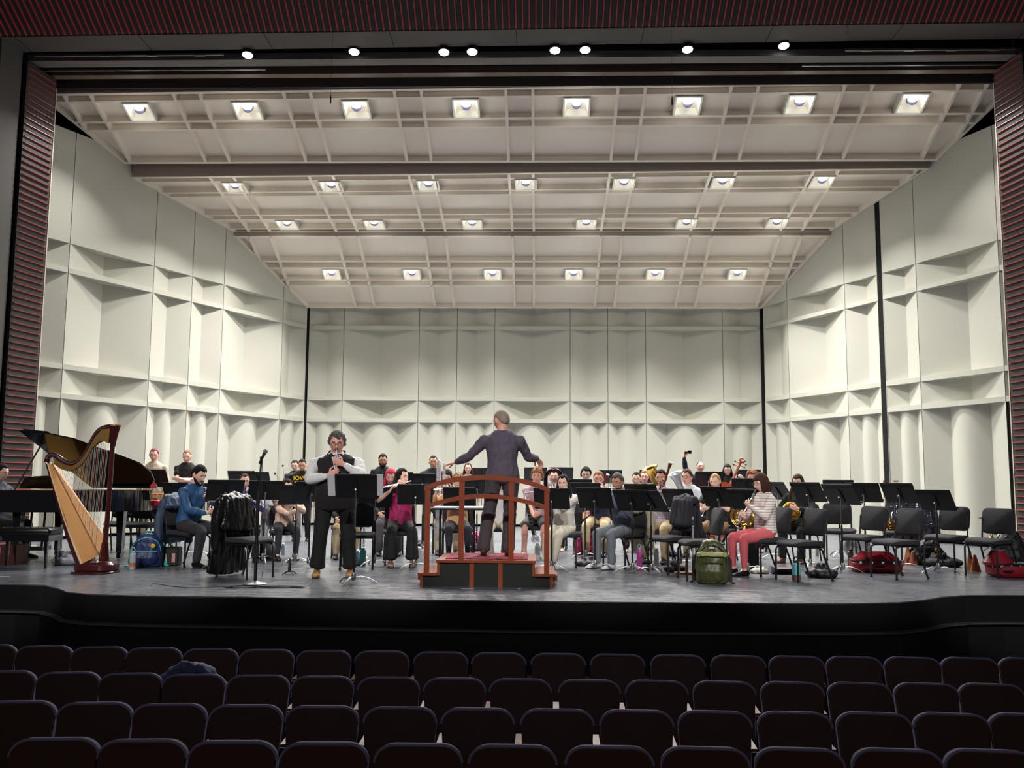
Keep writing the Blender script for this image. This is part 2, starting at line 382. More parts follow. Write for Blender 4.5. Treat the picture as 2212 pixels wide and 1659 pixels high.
for i in range(6):
    make_lamp(c3[1],-5.25+2.04*i,1.41,f'square recessed lamp, {ordn[i]} from left in the rearmost ceiling row',G,.9,.44,.42)
# ------------------------------------------------------------------ proscenium
RIBD=mat('ribbed_wall_dark',(58,54,52),.7,var=.06); RIBR=mat('rib_edge_red',(168,72,66),.35,var=.08,spec=.6); GREYP=mat('proscenium_grey',(84,80,77),.75,var=.05,scale=3)
def ribbed(name,a,b,z0,z1,pitch=.115,inn=1,depth=.032):
    # vertical wall between plan points a and b with horizontal ribs
    a=V((a[0],a[1],0)); b=V((b[0],b[1],0)); d=(b-a).normalized(); nn=V((-d.y,d.x,0))*inn
    mb=MB(); mb.prism([a+V((0,0,z0)),b+V((0,0,z0)),b+V((0,0,z1)),a+V((0,0,z1))],-nn*.06); o=struct(name,mb,RIBD)
    rb=MB(); z=z0+.05
    while z<z1-.02:
        e=.02
        rb.prism([a+d*e+V((0,0,z)),a+d*e+nn*depth+V((0,0,z+.003)),a+d*e+nn*depth+V((0,0,z+.012)),a+d*e+V((0,0,z+.016))],(b-a)-d*2*e)
        z+=pitch
    rb.build('ribs',RIBR,o); return o
JL=((-9.00,15.9),(-9.12,15.16)); JR=((8.20,15.9),(8.32,15.16))
ribbed('wall_proscenium_left',JL[0],JL[1],0,8.55,inn=1)
ribbed('wall_proscenium_right',JR[1],JR[0],0,8.6,inn=1)
edge=mat('proscenium_edge_light',(190,186,175),.5)
for (x,n_) in ((JL[0][0],3),(JR[0][0],4)):
    mb=MB(); mb.box((x+(0.0 if n_==3 else -.0),15.92,4.2),(.02,.03,8.4)); struct('trim_%d'%n_,mb,edge)
# return from the reveal to the shell side walls (dark void behind)
VOID=mat('backstage_black',(3,3,3),.9,var=0)
mb=MB(); mb.box((-12.2,15.6,5),(6.1,.1,10.6)); mb.box((11.45,15.6,5),(6.1,.1,10.6)); struct('wall_wings',mb,VOID)
mb=MB(); mb.box((0,24.6,5),(26,.1,12)); mb.box((-12.8,20,5),(.1,9.4,12)); mb.box((12.6,20,5),(.1,9.4,12)); mb.box((0,20,10.9),(26,9.4,.1)); struct('wall_backstage',mb,VOID)
# plain grey portal (jambs and soffit)
ZS_=lambda x: 8.745+.0067*x
zs=8.745
mb=MB()
mb.prism([V((-9.18,15.1,0)),V((-9.23,14.55,0)),V((-9.9,14.55,0)),V((-9.9,15.1,0))],(0,0,zs+.2))
mb.prism([V((8.40,15.1,0)),V((8.45,14.55,0)),V((9.2,14.55,0)),V((9.2,15.1,0))],(0,0,zs+.2))
struct('trim_5',mb,GREYP)
mb=MB(); mb.prism([V((-9.9,14.52,ZS_(-9.9))),V((9.2,14.52,ZS_(9.2))),V((9.2,15.08,ZS_(9.2))),V((-9.9,15.08,ZS_(-9.9)))],(0,0,.1)); struct('trim_6',mb,GREYP)
mb=MB()
for k in range(-4,5):
    mb.box((-.4+2.15*k,14.80,ZS_(-.4+2.15*k)-.001),(.012,.56,.004))
struct('trim_7',mb,BLK)
# ribbed outer splay walls + sloping ribbed header
ribbed('wall_hall_left',(-9.26,14.36),(-10.4,11.0),0,12,inn=1)
ribbed('wall_hall_right',(9.6,11.0),(8.50,14.36),0,12,inn=1)
sl=math.tan(R_(31)); y0,z0_=14.50,zs+.015
mb=MB(); mb.quad(V((-9.9,y0,z0_-.066)),V((9.2,y0,z0_+.062)),V((11.2,y0-4,z0_+4*sl+.075)),V((-11.9,y0-4,z0_+4*sl-.08)))
hd=struct('ceiling_header',mb,RIBD)
rb=MB(); dv=V((0,-1,sl)).normalized(); nv=V((0,-sl,-1)).normalized(); x=-11.9
while x<11.2:
    p=V((x,y0-.01,z0_+.0067*x)); 
    if -9.9<x<9.2:
        rb.prism([p,p+nv*.03+V((.006,0,0)),p+nv*.03+V((.022,0,0)),p+V((.028,0,0))],dv*4)
    x+=.1115
rb.build('ribs',mat('header_rib_red',(196,82,78),.5,var=.25,scale=2),hd)  # lighter, more varied red than the wall ribs
# overhead slot: tracks, beams, border curtain
zt=8.62
mb=MB(); mb.box((-.4,15.25,9.2),(18.6,.08,.3)); mb.box((-.4,15.05,9.4),(18.6,.9,.05)); struct('trim_8',mb,VOID)
mb=MB(); a=atY(400,128,15.32); b_=atY(400,143,15.5); mb.box((-.4,15.42,a.z+.03),(17.6,.26,.12)); struct('trim_9',mb,mat('grey_beam',(112,108,104),.7,var=.2,scale=2))
mb=MB(); mb.box((-.4,15.86,8.64),(17.3,.16,.12)); struct('trim_10',mb,mat('brown_steel_beam',(104,88,72),.55,var=.35,scale=3))
mb=MB()
for x0,x1 in ((-9.0,-5.6),(5.3,8.2)):
    mb.box(((x0+x1)/2,15.16,8.66),(x1-x0,.04,.035)); mb.box(((x0+x1)/2,15.66,8.62),(x1-x0+1.2,.04,.03))
    for k in range(4): mb.box((x0+(x1-x0)*(k+.5)/4,15.15,8.64),(.18,.05,.02))
struct('trim_11',mb,mat('track_metal',(120,120,118),.4,.6))
mb=MB(); pts=[]; n=90
for i in range(n+1):
    x=-9.3+18.0*i/n
    dz=.10*abs(noise.noise(V((x*1.3,0,3))))+.05*abs(noise.noise(V((x*5,1,0))))+(.18 if (i<9 or i>78) else 0)
    pts.append((x,9.0-dz-.04))
vs=[V((x,16.12+.03*math.sin(x*9),9.5)) for x,z in pts]+[V((x,16.12+.03*math.sin(x*9),z)) for x,z in pts]
m_=len(pts); mb.add(vs,[(i,i+1,m_+i+1,m_+i) for i in range(m_-1)])
bo=mb.build('border_curtain',mat('black_velvet',(10,10,14),.9,var=.3)); sol=bo.modifiers.new('s','SOLIDIFY'); sol.thickness=.01
tag(bo,'ragged black border curtain hanging above the front ceiling lip','curtain')
mb=MB(); mb.box((-.4,16.27,9.0),(18.0,.03,.92)); struct('trim_12',mb,mat('cloud_face_dark',(92,84,82),.8,var=.05))
# small round downlights in the slot
DG='round downlights in the slot above the stage'
for i,(x,y) in enumerate(((535,118),(765,111),(959,112),(1020,111),(1199,108),(1264,107),(1485,106),(1693,98))):
    p=atY(x,y,15.12); t=thing('round_downlight',f'small round bright downlight, {ordn[i]} from left in the dark slot above the stage','ceiling lamp',p,0,DG)
    mb=MB(); mb.lathe([(.10,-.01),(.105,.02),(.09,.16),(.05,.22)],RX(R_(-12)),18); mb.build('housing',LK,t)
    mb=MB(); mb.lathe([(.088,-.018),(.09,-.008)],RX(R_(-12)),18); mb.build('lens',mat('downlight_lens',(1,.98,.95),.3,emit=9,var=0),t)
    light('downlight_beam','SPOT',(0,0,-.05),90,(1,.95,.88),t,size=.08,target=(0,-1.5,-8),spot=R_(70),blend=.8)
# ================================================================== furniture
BLKM=mat('black_powder_coat',(14,14,15),.45,var=.1); DESK=mat('stand_desk_black',(17,18,19),.42,var=.15,scale=4); SIL=mat('grey_steel',(150,152,155),.32,.8,var=.06); CHROME=mat('chrome',(205,205,208),.15,1,var=.03)
FAB=mat('chair_fabric_charcoal',(44,43,47),.92,var=.12,scale=30,bump=.25,bscale=300)
PAPER=mat('sheet_paper',(232,232,235),.7,var=.02)
def _link(name,me,parent,loc=(0,0,0),scale=None,rot=None):
    o=bpy.data.objects.new(name,me); C.objects.link(o); o.parent=parent; o.location=loc
    if scale: o.scale=scale
    if rot: o.rotation_euler=rot
    return o
# --- music stand meshes (player sits on +Y side)
TILT=38
def _desk_mesh():
    mb=MB(); T=R_(TILT); M=RX(T)
    mb.rbox((0,0,0),(.475,.006,.35),.012,M,axis=1)
    mb.box(M@V((0,.028,-.173)),(.465,.055,.004),M); mb.box(M@V((0,.055,-.165)),(.465,.004,.018),M)
    for z in (.105,.12,.135): mb.box(M@V((0,-.004,z)),(.465,.003,.004),M)
    mb.box(M@V((0,-.012,-.02)),(.045,.02,.20),M,taper=.55)
    me=mb.mesh('desk'); me.materials.append(DESK); return me
def _base_mesh():
    mb=MB()
    for k in range(3):
        a=R_(90+120*k); d=V((math.cos(a),math.sin(a),0))
        mb.tube([d*.02+V((0,0,.075)),d*.09+V((0,0,.085)),d*.17+V((0,0,.065)),d*.235+V((0,0,.03)),d*.265+V((0,0,.006))],[(.016,.006),(.017,.006),(.016,.006),(.014,.006),(.013,.006)],6,ref=V((-d.y,d.x,0)))
    mb.lathe([(.022,.04),(.026,.06),(.026,.11),(.018,.13)],seg=12)
    me=mb.mesh('base'); me.materials.append(mat('stand_base_steel',(140,142,146),.35,.6,var=.1)); smooth_by_angle(me,40); return me
def _tube_mesh(name,r,m):
    mb=MB(); mb.tube([(0,0,0),(0,0,1)],r,10); me=mb.mesh(name); me.materials.append(m); smooth_by_angle(me,40); return me
DK,BS=_desk_mesh(),_base_mesh(); SH=_tube_mesh('shaft',.0125,BLKM); SH2=_tube_mesh('shaft_steel',.008,CHROME)
KB=MB(); KB.ball((0,-.045,0),(.018,.02,.018),10,8); KB=KB.mesh('knob'); KB.materials.append(SIL)
SG='black music stands on the stage'
def stand(x,y,Y,yaw,label,sheets=None,tilt=0,fx=None,group=SG):
    """x,y: picture position of the desk centre, Y its depth"""
    p=atY(x,y,Y); h=p.z
    t=thing('music_stand',label,'music stand',(p.x,Y,0),R_(yaw),group)
    _link('desk',DK,t,(0,0,h),rot=(tilt,0,0)); _link('knob',KB,t,(0,0,h-.04)); 
    zm=.62
    _link('shaft',SH,t,(0,0,.08),(1,1,zm-.08)); _link('inner_shaft',SH2,t,(0,0,zm),(1,1,max(.03,h-.06-zm))); _link('base',BS,t,rot=(0,0,R_(rnd.uniform(0,120))))
    if sheets:
        for (sx,sz,sw,sh_) in sheets:
            mb=MB(); M=RX(R_(TILT)+tilt); mb.box(M@V((sx,.008,sz)),(sw,.004,sh_),M)
            q=MB()
            o=tag(mb.build('sheet_music',PAPER_STAFF),None,None)
            o.matrix_world=Matrix.Translation((p.x,Y,h))@Matrix.Rotation(R_(yaw),4,'Z')
            tag(o,'white sheet music held on '+label[:60],'sheet music','sheet music on the stands')
    return t
PAPER_STAFF=stripes_mat('sheet_music_paper',(244,244,248),(214,214,222),(2,),70,.18,.8)
stand(769,1050,10.42,8,'black music stand just right of the soloist, white pages sticking out both sides',[(-.27,0,.10,.30),(.27,.01,.08,.31)])
stand(331,1033,14.5,0,'tall black music stand in front of the woman with red hair')
stand(386,1062,13.8,0,'black music stand behind the clarinettist in blue, nearer the piano')
stand(430,1063,13.9,5,'black music stand partly hidden behind the man in the blue shirt')
stand(486,1059,11.95,30,'slanted black music stand before the clarinettist in blue')
stand(523,1034,16.0,5,'black music stand behind the purple-top player, left of a pair')
stand(556,1036,16.6,0,'black music stand behind the purple-top player, right of a pair')
stand(573,1059,13.0,24,'black music stand between the purple-top player and the microphone')
stand(641,1069,12.75,30,'slanted black music stand before the long-haired clarinettist')
stand(671,1062,12.4,32,'black music stand half hidden behind the soloist')
stand(811,1074,12.6,18,'black music stand right of the soloist, overlapping his page')
stand(897,1068,12.2,10,'black music stand in front of the flutist in magenta')
stand(862,1038,15.0,4,'wide black music stand behind the flutist in magenta, left one')
stand(914,1041,15.2,0,'wide black music stand behind the flutist in magenta, right one')
stand(950,1033,17.3,0,'black music stand of the standing man in the dark jacket',[(-.25,0,.08,.31)])
stand(1041,1025,18.6,0,'black music stand below the face of the long-haired woman behind the podium')
stand(993,1073,13.2,2,'black music stand seen through the left bay of the podium rail')
stand(1031,1052,15.4,0,'black music stand behind the conductor rail, upper centre left')
stand(1157,1024,18.9,0,'tall black music stand at the back, directly right of the conductor')
stand(1213,1024,18.6,0,'tall black music stand at the back, behind the tuba player')
stand(1192,1077,12.15,-6,'black music stand in front of the woman in white')
stand(1264,1062,14.2,-4,'black music stand left of the bearded man, below the reddish-haired man')
stand(1250,1052,16.0,-4,'black music stand in front of the dark-haired man in glasses')
stand(1285,1076,12.35,-16,'black music stand left of the bearded man in grey')
stand(1365,1081,12.0,-28,'black music stand right of the bearded man in grey')
stand(1406,1082,11.9,-52,'steeply turned black music stand next to the pink bottle')
stand(1386,1066,13.1,-22,'wide black music stand before the bespectacled man in the fourth desk')
stand(1318,1030,19.0,0,'black music stand at the back between two reddish-haired heads')
stand(1405,1030,19.2,0,'black music stand at the back by the brass bell')
stand(1468,1077,13.0,-34,'black music stand above the dark jacket on the empty chair')
stand(1530,1035,16.6,-6,'wide black music stand under the man taking a photo')
stand(1553,1073,12.6,-34,'black music stand before the braided-hair player')
stand(1612,1079,12.2,-38,'black music stand directly in front of the woman in the striped sweater')
stand(1617,1029,18.6,-8,'black music stand beside the double bass neck')
stand(1614,1052,14.5,-12,'black music stand in front of the curly strawberry-blond man')
stand(1680,1060,14.4,-62,'black music stand tilted steeply behind the striped-sweater woman')
stand(1746,1063,12.9,-48,'leftmost of the five empty-row music stands, in front of the horn player')
stand(1816,1068,12.3,-52,'second of the empty-row music stands, nearest the thermos')
stand(1811,1055,15.0,-20,'black music stand peeking above the empty-row stands')
stand(1866,1064,13.2,-36,'third of the empty-row music stands, widest one')
stand(1943,1065,12.9,-48,'fourth of the empty-row music stands, before the foil-like jacket')
stand(2021,1080,12.4,-48,'rightmost music stand on the stage')
# conductor's flat desk inside the podium
t=thing('conductor_desk','low flat black conductor desk carrying white score pages, behind the podium rail','music stand',(0,0,0),0)
p=atY(988,1096,11.9); t.location=(p.x,11.9,0)
mb=MB(); mb.rbox((0,0,p.z-.02),(.78,.5,.02),.02); mb.build('desk',DESK,t)
for sx in (-.22,.22):
    mb=MB(); mb.tube([(sx,0,.05),(sx,0,p.z-.03)],.016,10); mb.tube([(sx,-.25,.02),(sx,.25,.02)],.014,8); mb.tube([(sx,0,.02),(sx,0,.06)],.014,8); mb.build('leg',BLKM,t)
mb=MB(); mb.box((-.17,0,p.z-.002),(.33,.42,.012)); mb.box((.18,.0,p.z+.0),(.33,.42,.016),RZ(.04)); o=mb.build('open_score',PAPER); o.location=(p.x,11.9,.004); tag(o,'white open score lying flat on the conductor desk','sheet music')
# --- chairs (sitter faces -Y)
def _chair_meshes():
    r={}
    mb=MB()
    mb.rbox((0,0,.445),(.47,.44,.05),.09,seg=4); vs=mb.v
    mb.v=[(x,y,z-(.012*((x/.23)**2)*-1 if z>.45 else 0)-.02*max(0,(-y-.12))/.1*(1 if z>.45 else .5)) for x,y,z in vs]
    r['seat']=(mb,FAB,50)
    mb=MB(); M=RX(R_(-10)); mb.rbox((0,.235,.70),(.43,.045,.335),.07,M,seg=4,axis=1); r['backrest']=(mb,FAB,50)
    mb=MB()
    for s in (-1,1):
        x=.20*s
        mb.tube([(x,.22,.74),(x,.205,.60),(x,.18,.43),(x,.17,.40)],.0115,8)
    mb.tube([(-.20,.17,.405),(.20,.17,.405)],.010,8); mb.tube([(-.2,-.12,.41),(.2,-.12,.41)],.010,8)
    for s in (-1,1): mb.tube([(.2*s,-.17,.405),(.2*s,.18,.405)],.0115,8)
    r['frame']=(mb,BLKM,60)
    out={}
    for k,(mb,m_,a) in r.items():
        me=mb.mesh(k); me.materials.append(m_); smooth_by_angle(me,a); out[k]=me
    legs=[]
    for s in (-1,1):
        mb=MB(); mb.tube([(.205*s,-.14,.405),(.207*s,-.185,.395),(.21*s,-.20,.36),(.212*s,-.205,.0)],.0125,8); mb.lathe([(.016,0),(.016,.02)],c=(.212*s,-.205,0),seg=8); legs.append(mb)
        mb=MB(); mb.tube([(.205*s,.10,.405),(.208*s,.16,.37),(.21*s,.30,.0)],.0125,8); mb.lathe([(.016,0),(.016,.02)],c=(.21*s,.30,0),seg=8); legs.append(mb)
    L=[]
    for mb in legs:
        me=mb.mesh('leg'); me.materials.append(BLKM); smooth_by_angle(me,50); L.append(me)
    return out,L
CHM,CHL=_chair_meshes()
CG='black padded musician chairs'
def chair(X,Y,yaw,label,group=CG):
    t=thing('musician_chair',label,'chair',(X,Y,0),R_(yaw),group)
    for k,me in CHM.items(): _link(k,me,t)
    for me in CHL: _link('leg',me,t)
    return t
def cpx(x,y): # chair centre from the picture position of the floor below its seat centre
    p=atZ(x,y,0); return p.x,p.y
def chair_seat(x,y,yaw,label): # from picture position of seat top centre
    p=atZ(x,y,.47); return chair(p.x,p.y,yaw,label)
chair_seat(538,1162,62,'empty padded chair with a black leather jacket over its back, left of the microphone')
chair_seat(772,1151,10,'black padded chair just right of the soloist, holding nothing')
chair_seat(1448,1159,-60,'empty padded chair with a dark jacket over its back')
chair_seat(1509,1167.5,-84,'empty padded chair beside the green backpack, back edge-on')
chair_seat(1728,1169,-68,'front empty padded chair behind the teal bottle, strip of tape on its back')
chair_seat(1813,1143,-12,'rear empty padded chair under the second stand, against the wall')
chair_seat(1864,1157,-58,'empty padded chair above the red horn case')
chair_seat(1934,1167,-67,'front empty padded chair between the red case and the wooden cones')
chair_seat(1948,1147,-24,'rear padded chair carrying a brass horn and the shiny black jacket')
chair_seat(2044,1157,-52,'empty padded chair right of the rightmost stand')
chair_seat(2136,1165,-56,'rightmost empty padded chair on the stage')
chair_seat(262,1128,10,'padded chair glimpsed behind the piano tail')
chair_seat(300,1130,0,'padded chair behind the piano near the blue backpack')
# --- podium
WOOD=mat('cherry_wood',(140,64,36),.35,var=.22,scale=6,spec=.5,coat=.3); CARP=None
def carpet_mat():
    M=mat('red_patterned_carpet',(150,30,44),.95,bump=.4,bscale=200); nt=M.node_tree; b=nt.nodes['Principled BSDF']
    tc=nt.nodes.new('ShaderNodeTexCoord'); v=nt.nodes.new('ShaderNodeTexNoise'); v.inputs['Scale'].default_value=11; v.inputs['Detail'].default_value=3; nt.links.new(tc.outputs['Object'],v.inputs['Vector'])
    r=nt.nodes.new('ShaderNodeValToRGB'); r.color_ramp.elements[0].color=(.04,.01,.015,1); r.color_ramp.elements[0].position=.44; r.color_ramp.elements[1].color=(.30,.02,.04,1); r.color_ramp.elements[1].position=.50
    nt.links.new(v.outputs['Fac'],r.inputs[0]); nt.links.new(r.outputs[0],b.inputs['Base Color']); return M
pl=atZ(905,1266); pr=atZ(1198,1270); PX,PY=(pl.x+pr.x)/2,10.24
pw=pr.x-pl.x
zt=.0
for k in range(40):  # platform height from its front edge in the photograph
    zt=atY(1053,1210,PY).z
ZS=atY(925,1237,PY).z
hw=(atY(1155,1210,PY).x-atY(945,1210,PY).x)/2; px0=(atY(1155,1210,PY).x+atY(945,1210,PY).x)/2-PX
PD=.95
pod=thing('conductor_podium','dark wooden conductor podium with red carpet, side steps and arched guard rail','podium',(PX,PY,0))
PANEL=mat('podium_panel_black',(7,10,10),.6,var=.15)
mb=MB(); mb.box((px0,PD/2,(zt-.03)/2),(hw*2-.04,PD,zt-.03)); mb.box((0,PD/2,(ZS-.03)/2),(pw-.04,PD-.02,ZS-.03)); mb.build('body',PANEL,pod)
mb=MB(); mb.box((px0,PD/2-.01,zt-.015),(hw*2+.03,PD+.03,.03)); mb.build('platform',WOOD,pod)
mb=MB(); mb.box((px0,PD/2+.01,zt+.004),(hw*2-.16,PD-.14,.012)); mb.build('carpet',carpet_mat(),pod)
for s in (-1,1):
    xe=s*pw/2; xi=px0+s*(hw+.015); cx=(xe+xi)/2
    mb=MB(); mb.box((cx,PD/2-.01,ZS-.015),(abs(xe-xi)+.02,PD+.03,.03)); mb.build('step',WOOD,pod)
    mb=MB(); mb.box((xe-s*.035,-.004,(ZS-.03)/2),(.035,.012,ZS-.03)); mb.build('corner_trim',WOOD,pod)
    mb=MB(); mb.box((px0+s*(hw-.012),-.004,(zt+ZS)/2-.03),(.03,.012,zt-ZS)); mb.build('corner_trim',WOOD,pod)
    mb=MB()
    for yy,zz in ((.2,ZS*.55),(.2,ZS*.8)): mb.box((xe+s*.0,yy+.25,zz*.8),(.07,.5,.035))
    mb.build('side_handle',WOOD,pod)
for xx in (1019,1081):
    q=atY(xx,1240,PY).x-PX
    mb=MB(); mb.box((q,-.006,(zt-.035)/2),(.05,.014,zt-.035)); mb.build('panel_batten',WOOD,pod)
posts=[]
for (xx,y0,yt,ybase) in ((922,1237,1053,ZS),(996,1207,1036,zt),(1104,1207,1036,zt),(1181,1237,1056,ZS)):
    x_=atY(xx,1150,PY).x-PX; z1=atY(xx,yt,PY).z; posts.append((x_,z1))
    mb=MB(); mb.box((x_,.03,(ybase+z1)/2),(.058,.035,z1-ybase)); mb.build('rail_post',WOOD,pod)
def arch(pts,th):
    mb=MB(); P=[V((atY(x,y,PY).x-PX,.03,atY(x,y,PY).z)) for x,y in pts]
    # smooth
    Q=[]
    for i in range(len(P)-1):
        for k in range(4):
            t_=k/4; p0=P[max(i-1,0)];p1=P[i];p2=P[i+1];p3=P[min(i+2,len(P)-1)]
            Q.append(.5*((2*p1)+(-p0+p2)*t_+(2*p0-5*p1+4*p2-p3)*t_*t_+(-p0+3*p1-3*p2+p3)*t_**3))
    Q.append(P[-1]); n=len(Q); vs=[]
    for q in Q:
        for dy,dz in ((-.0225,th/2),(.0225,th/2),(.0225,-th/2),(-.0225,-th/2)): vs.append(q+V((0,dy,dz)))
    fs=[(i*4+k,i*4+(k+1)%4,(i+1)*4+(k+1)%4,(i+1)*4+k) for i in range(n-1) for k in range(4)]+[(3,2,1,0),tuple(range(4*n-4,4*n))]
    mb.add(vs,fs); return mb
arch([(916,1055),(955,1042),(1000,1034),(1055,1031),(1108,1036),(1150,1045),(1188,1060)],.056).build('top_rail',WOOD,pod)
arch([(924,1094),(955,1084),(1000,1075),(1055,1072),(1104,1077),(1145,1086),(1180,1097)],.05).build('middle_rail',WOOD,pod)
# --- grand piano (keyboard end to the left, lid raised towards the hall)
PB=mat('piano_black_lacquer',(7,8,9),.10,var=.1,spec=.7,coat=1); GOLD=mat('gold_leaf_iron',(160,120,60),.35,.7,var=.1); BRASS=mat('brass',(214,172,92),.2,1,var=.06)
PN=thing('grand_piano','black lacquered grand piano with raised lid behind the harp','piano',(0,0,0))
zr=1.0
near=[(-7.52,12.45),(-7.0,12.45),(-6.66,12.55),(-6.4,12.80),(-6.15,13.0),(-5.93,13.2),(-5.84,13.45),(-5.88,13.75),(-6.02,13.92)]
far=[(-7.52,13.96)]
out=[V((x,y,zr-.30)) for x,y in near+far]
mb=MB(); mb.prism(out,(0,0,.30)); mb.build('case',PB,PN,smooth=30)
mb=MB(); mb.prism([V((x*.985-.1,(y-13.2)*.93+13.2,zr+.002)) for x,y in near+far],(0,0,.006)); mb.build('soundboard_plate',GOLD,PN)
ang=R_(31.5)
def lidp(x,y): # unfolded plan point -> raised
    dd=13.96-y; return V((x,13.96-dd*math.cos(ang),zr+.02+dd*math.sin(ang)))
lp=[(-6.92,13.96),(-7.36,12.40),(-6.98,12.47),(-6.66,12.6),(-6.4,12.84),(-6.15,13.04),(-5.93,13.24),(-5.84,13.48),(-5.90,13.94)]
mb=MB(); nrm=V((0,math.sin(ang),math.cos(ang))); mb.prism([lidp(*q) for q in lp],nrm*.022); mb.build('lid',PB,PN,smooth=30)
mb=MB(); mb.prism([lidp(-6.92,13.90)+nrm*.03,lidp(-7.33,12.42)+nrm*.03,lidp(-7.0,12.48)+nrm*.03,lidp(-6.60,13.90)+nrm*.03],nrm*.022); mb.build('folded_front_lid',PB,PN)
mb=MB(); mb.tube([(-7.36,12.6,zr),lidp(-7.2,12.75)],.012,8); mb.build('prop_stick',BLKM,PN)
mb=MB(); mb.prism([V((x_,y_,z_)) for x_,y_,z_ in ((-7.5,12.95,zr+.02),(-7.42,12.93,zr+.17),(-7.25,12.9,zr+.20),(-7.0,12.88,zr+.21),(-6.85,12.9,zr+.18),(-6.8,12.95,zr+.02))],(0,.02,0)); mb.build('music_desk',PB,PN)
for x_,y_ in ((-7.3,12.65),(-6.16,13.35),(-7.3,13.75)):
    mb=MB(); mb.tube([(x_,y_,zr-.30),(x_,y_,.62),(x_,y_,.2),(x_,y_,.09)],[.085,.075,.055,.06],4,ref=V((1,1,0))); mb.tube([(x_-.03,y_,.05),(x_+.03,y_,.05)],.045,12); mb.build('leg',PB,PN)
mb=MB(); mb.box((-7.35,13.2,.16),(.35,.25,.06)); mb.tube([(-7.25,13.2,.18),(-7.25,13.25,.70)],.018,8); mb.tube([(-7.45,13.2,.18),(-7.45,13.25,.70)],.018,8); mb.build('pedal_lyre',PB,PN)
# --- padded bench by the piano
bq=atZ(58,1228); BN=thing('piano_bench','black tufted leather bench at the left edge of the stage','bench',(bq.x-.12,bq.y+.18,0),R_(4))
mb=MB(); mb.rbox((0,0,.47),(.76,.40,.10),.04,axis=2); mb.build('cushion',mat('black_leather',(12,12,13),.32,var=.2,bump=.1),BN,smooth=40)
mb=MB()
for ix in range(4):
    for iy in range(2): mb.ball((-.27+.18*ix,-.1+.2*iy,.522),(.014,.014,.006),8,6)
mb.build('buttons',mat('black_leather',(12,12,13),.32),BN)
mb=MB(); mb.box((0,0,.385),(.72,.36,.075)); mb.build('apron',PB,BN)
for sx in (-1,1):
    for sy in (-1,1):
        mb=MB(); mb.tube([(.32*sx,.15*sy,.36),(.33*sx,.155*sy,0)],[.032,.02],4,ref=V((1,1,0))); mb.build('leg',PB,BN)
mb=MB(); mb.lathe([(.03,0),(.034,.01),(.03,.03)],RX(R_(90)),14,c=(-.25,-.185,.39)); mb.build('height_knob',CHROME,BN)
# --- harp
HY=11.38
HX0=atY(190,1236,HY); HP=thing('concert_harp','dark red-brown concert harp with pale spruce soundboard and gilded neck plate','harp',(HX0.x,HY,0))
MAH=mat('harp_mahogany',(66,18,18),.22,var=.2,scale=5,coat=.8); SPR=mat('harp_spruce',(216,158,98),.4,var=.12,scale=14)
def hp(x,y,dy=0): p=atY(x,y,HY); return V((p.x-HX0.x,dy,p.z))
def cat(P,sub=4):
    Q=[]
    for i in range(len(P)-1):
        for k in range(sub):
            t_=k/sub; p0=P[max(i-1,0)];p1=P[i];p2=P[i+1];p3=P[min(i+2,len(P)-1)]
            Q.append(.5*((2*p1)+(-p0+p2)*t_+(2*p0-5*p1+4*p2-p3)*t_*t_+(-p0+3*p1-3*p2+p3)*t_**3))
    Q.append(P[-1]); return Q
neck_mid=[(240,922),(227,924),(214,931),(203,946),(194,963),(184,981),(173,994),(160,1001),(146,1000),(133,993),(122,985),(112,982),(104,988),(101,999)]
P_=cat([hp(*q) for q in neck_mid])
mb=MB(); mb.tube(P_,[(.028,.035)]*len(P_),10,ref=V((0,1,0))); mb.build('neck',MAH,HP,smooth=60)
up_=[(240,926),(222,928),(208,944),(196,966),(184,985),(172,999),(158,1007),(144,1005),(130,998),(118,990)]
lo_=[(120,1003),(132,1012),(148,1018),(164,1014),(178,1003),(190,987),(200,969),(212,957),(224,952),(237,958)]
mb=MB(); mb.prism([hp(*q,-.034) for q in up_+lo_],(0,.012,0)); mb.prism([hp(*q,.022) for q in up_+lo_],(0,.012,0)); mb.build('gilded_neck_plate',mat('harp_gold_plate',(150,116,64),.35,.6,var=.2,scale=30),HP)
mb=MB(); n=len(P_)
for i in range(2,n-4):
    mb.ball(P_[i]+V((0,-.032,.004)),.0085,6,5); mb.ball((P_[i]+P_[i+1])/2+V((0,-.032,.0)),.0085,6,5)
mb.build('tuning_pins',CHROME,HP)
# pillar
pt=[(250,919,.062),(249,923,.055),(246,945,.036),(243,965,.030),(238,1040,.030),(231,1130,.030),(227,1172,.033),(225,1195,.05),(224,1212,.058)]
mb=MB(); mb.tube([hp(x,y) for x,y,r in pt],[r for x,y,r in pt],20); mb.build('pillar',MAH,HP,smooth=60)
mb=MB()
for k in range(14):
    a=2*PI*k/14; off=V((math.cos(a),math.sin(a),0)); mb.tube([hp(x,y)+off*(r*1.0) for x,y,r in pt[:4]],.004,5); mb.tube([hp(x,y)+off*(r*1.0) for x,y,r in pt[6:]],.004,5)
mb.build('pillar_flutes',MAH,HP)
mb=MB(); mb.tube([hp(250,920),hp(250,917)],[.07,.066],20); mb.build('crown',mat('harp_crown_inlay',(190,120,80),.4,var=.5,scale=60),HP)
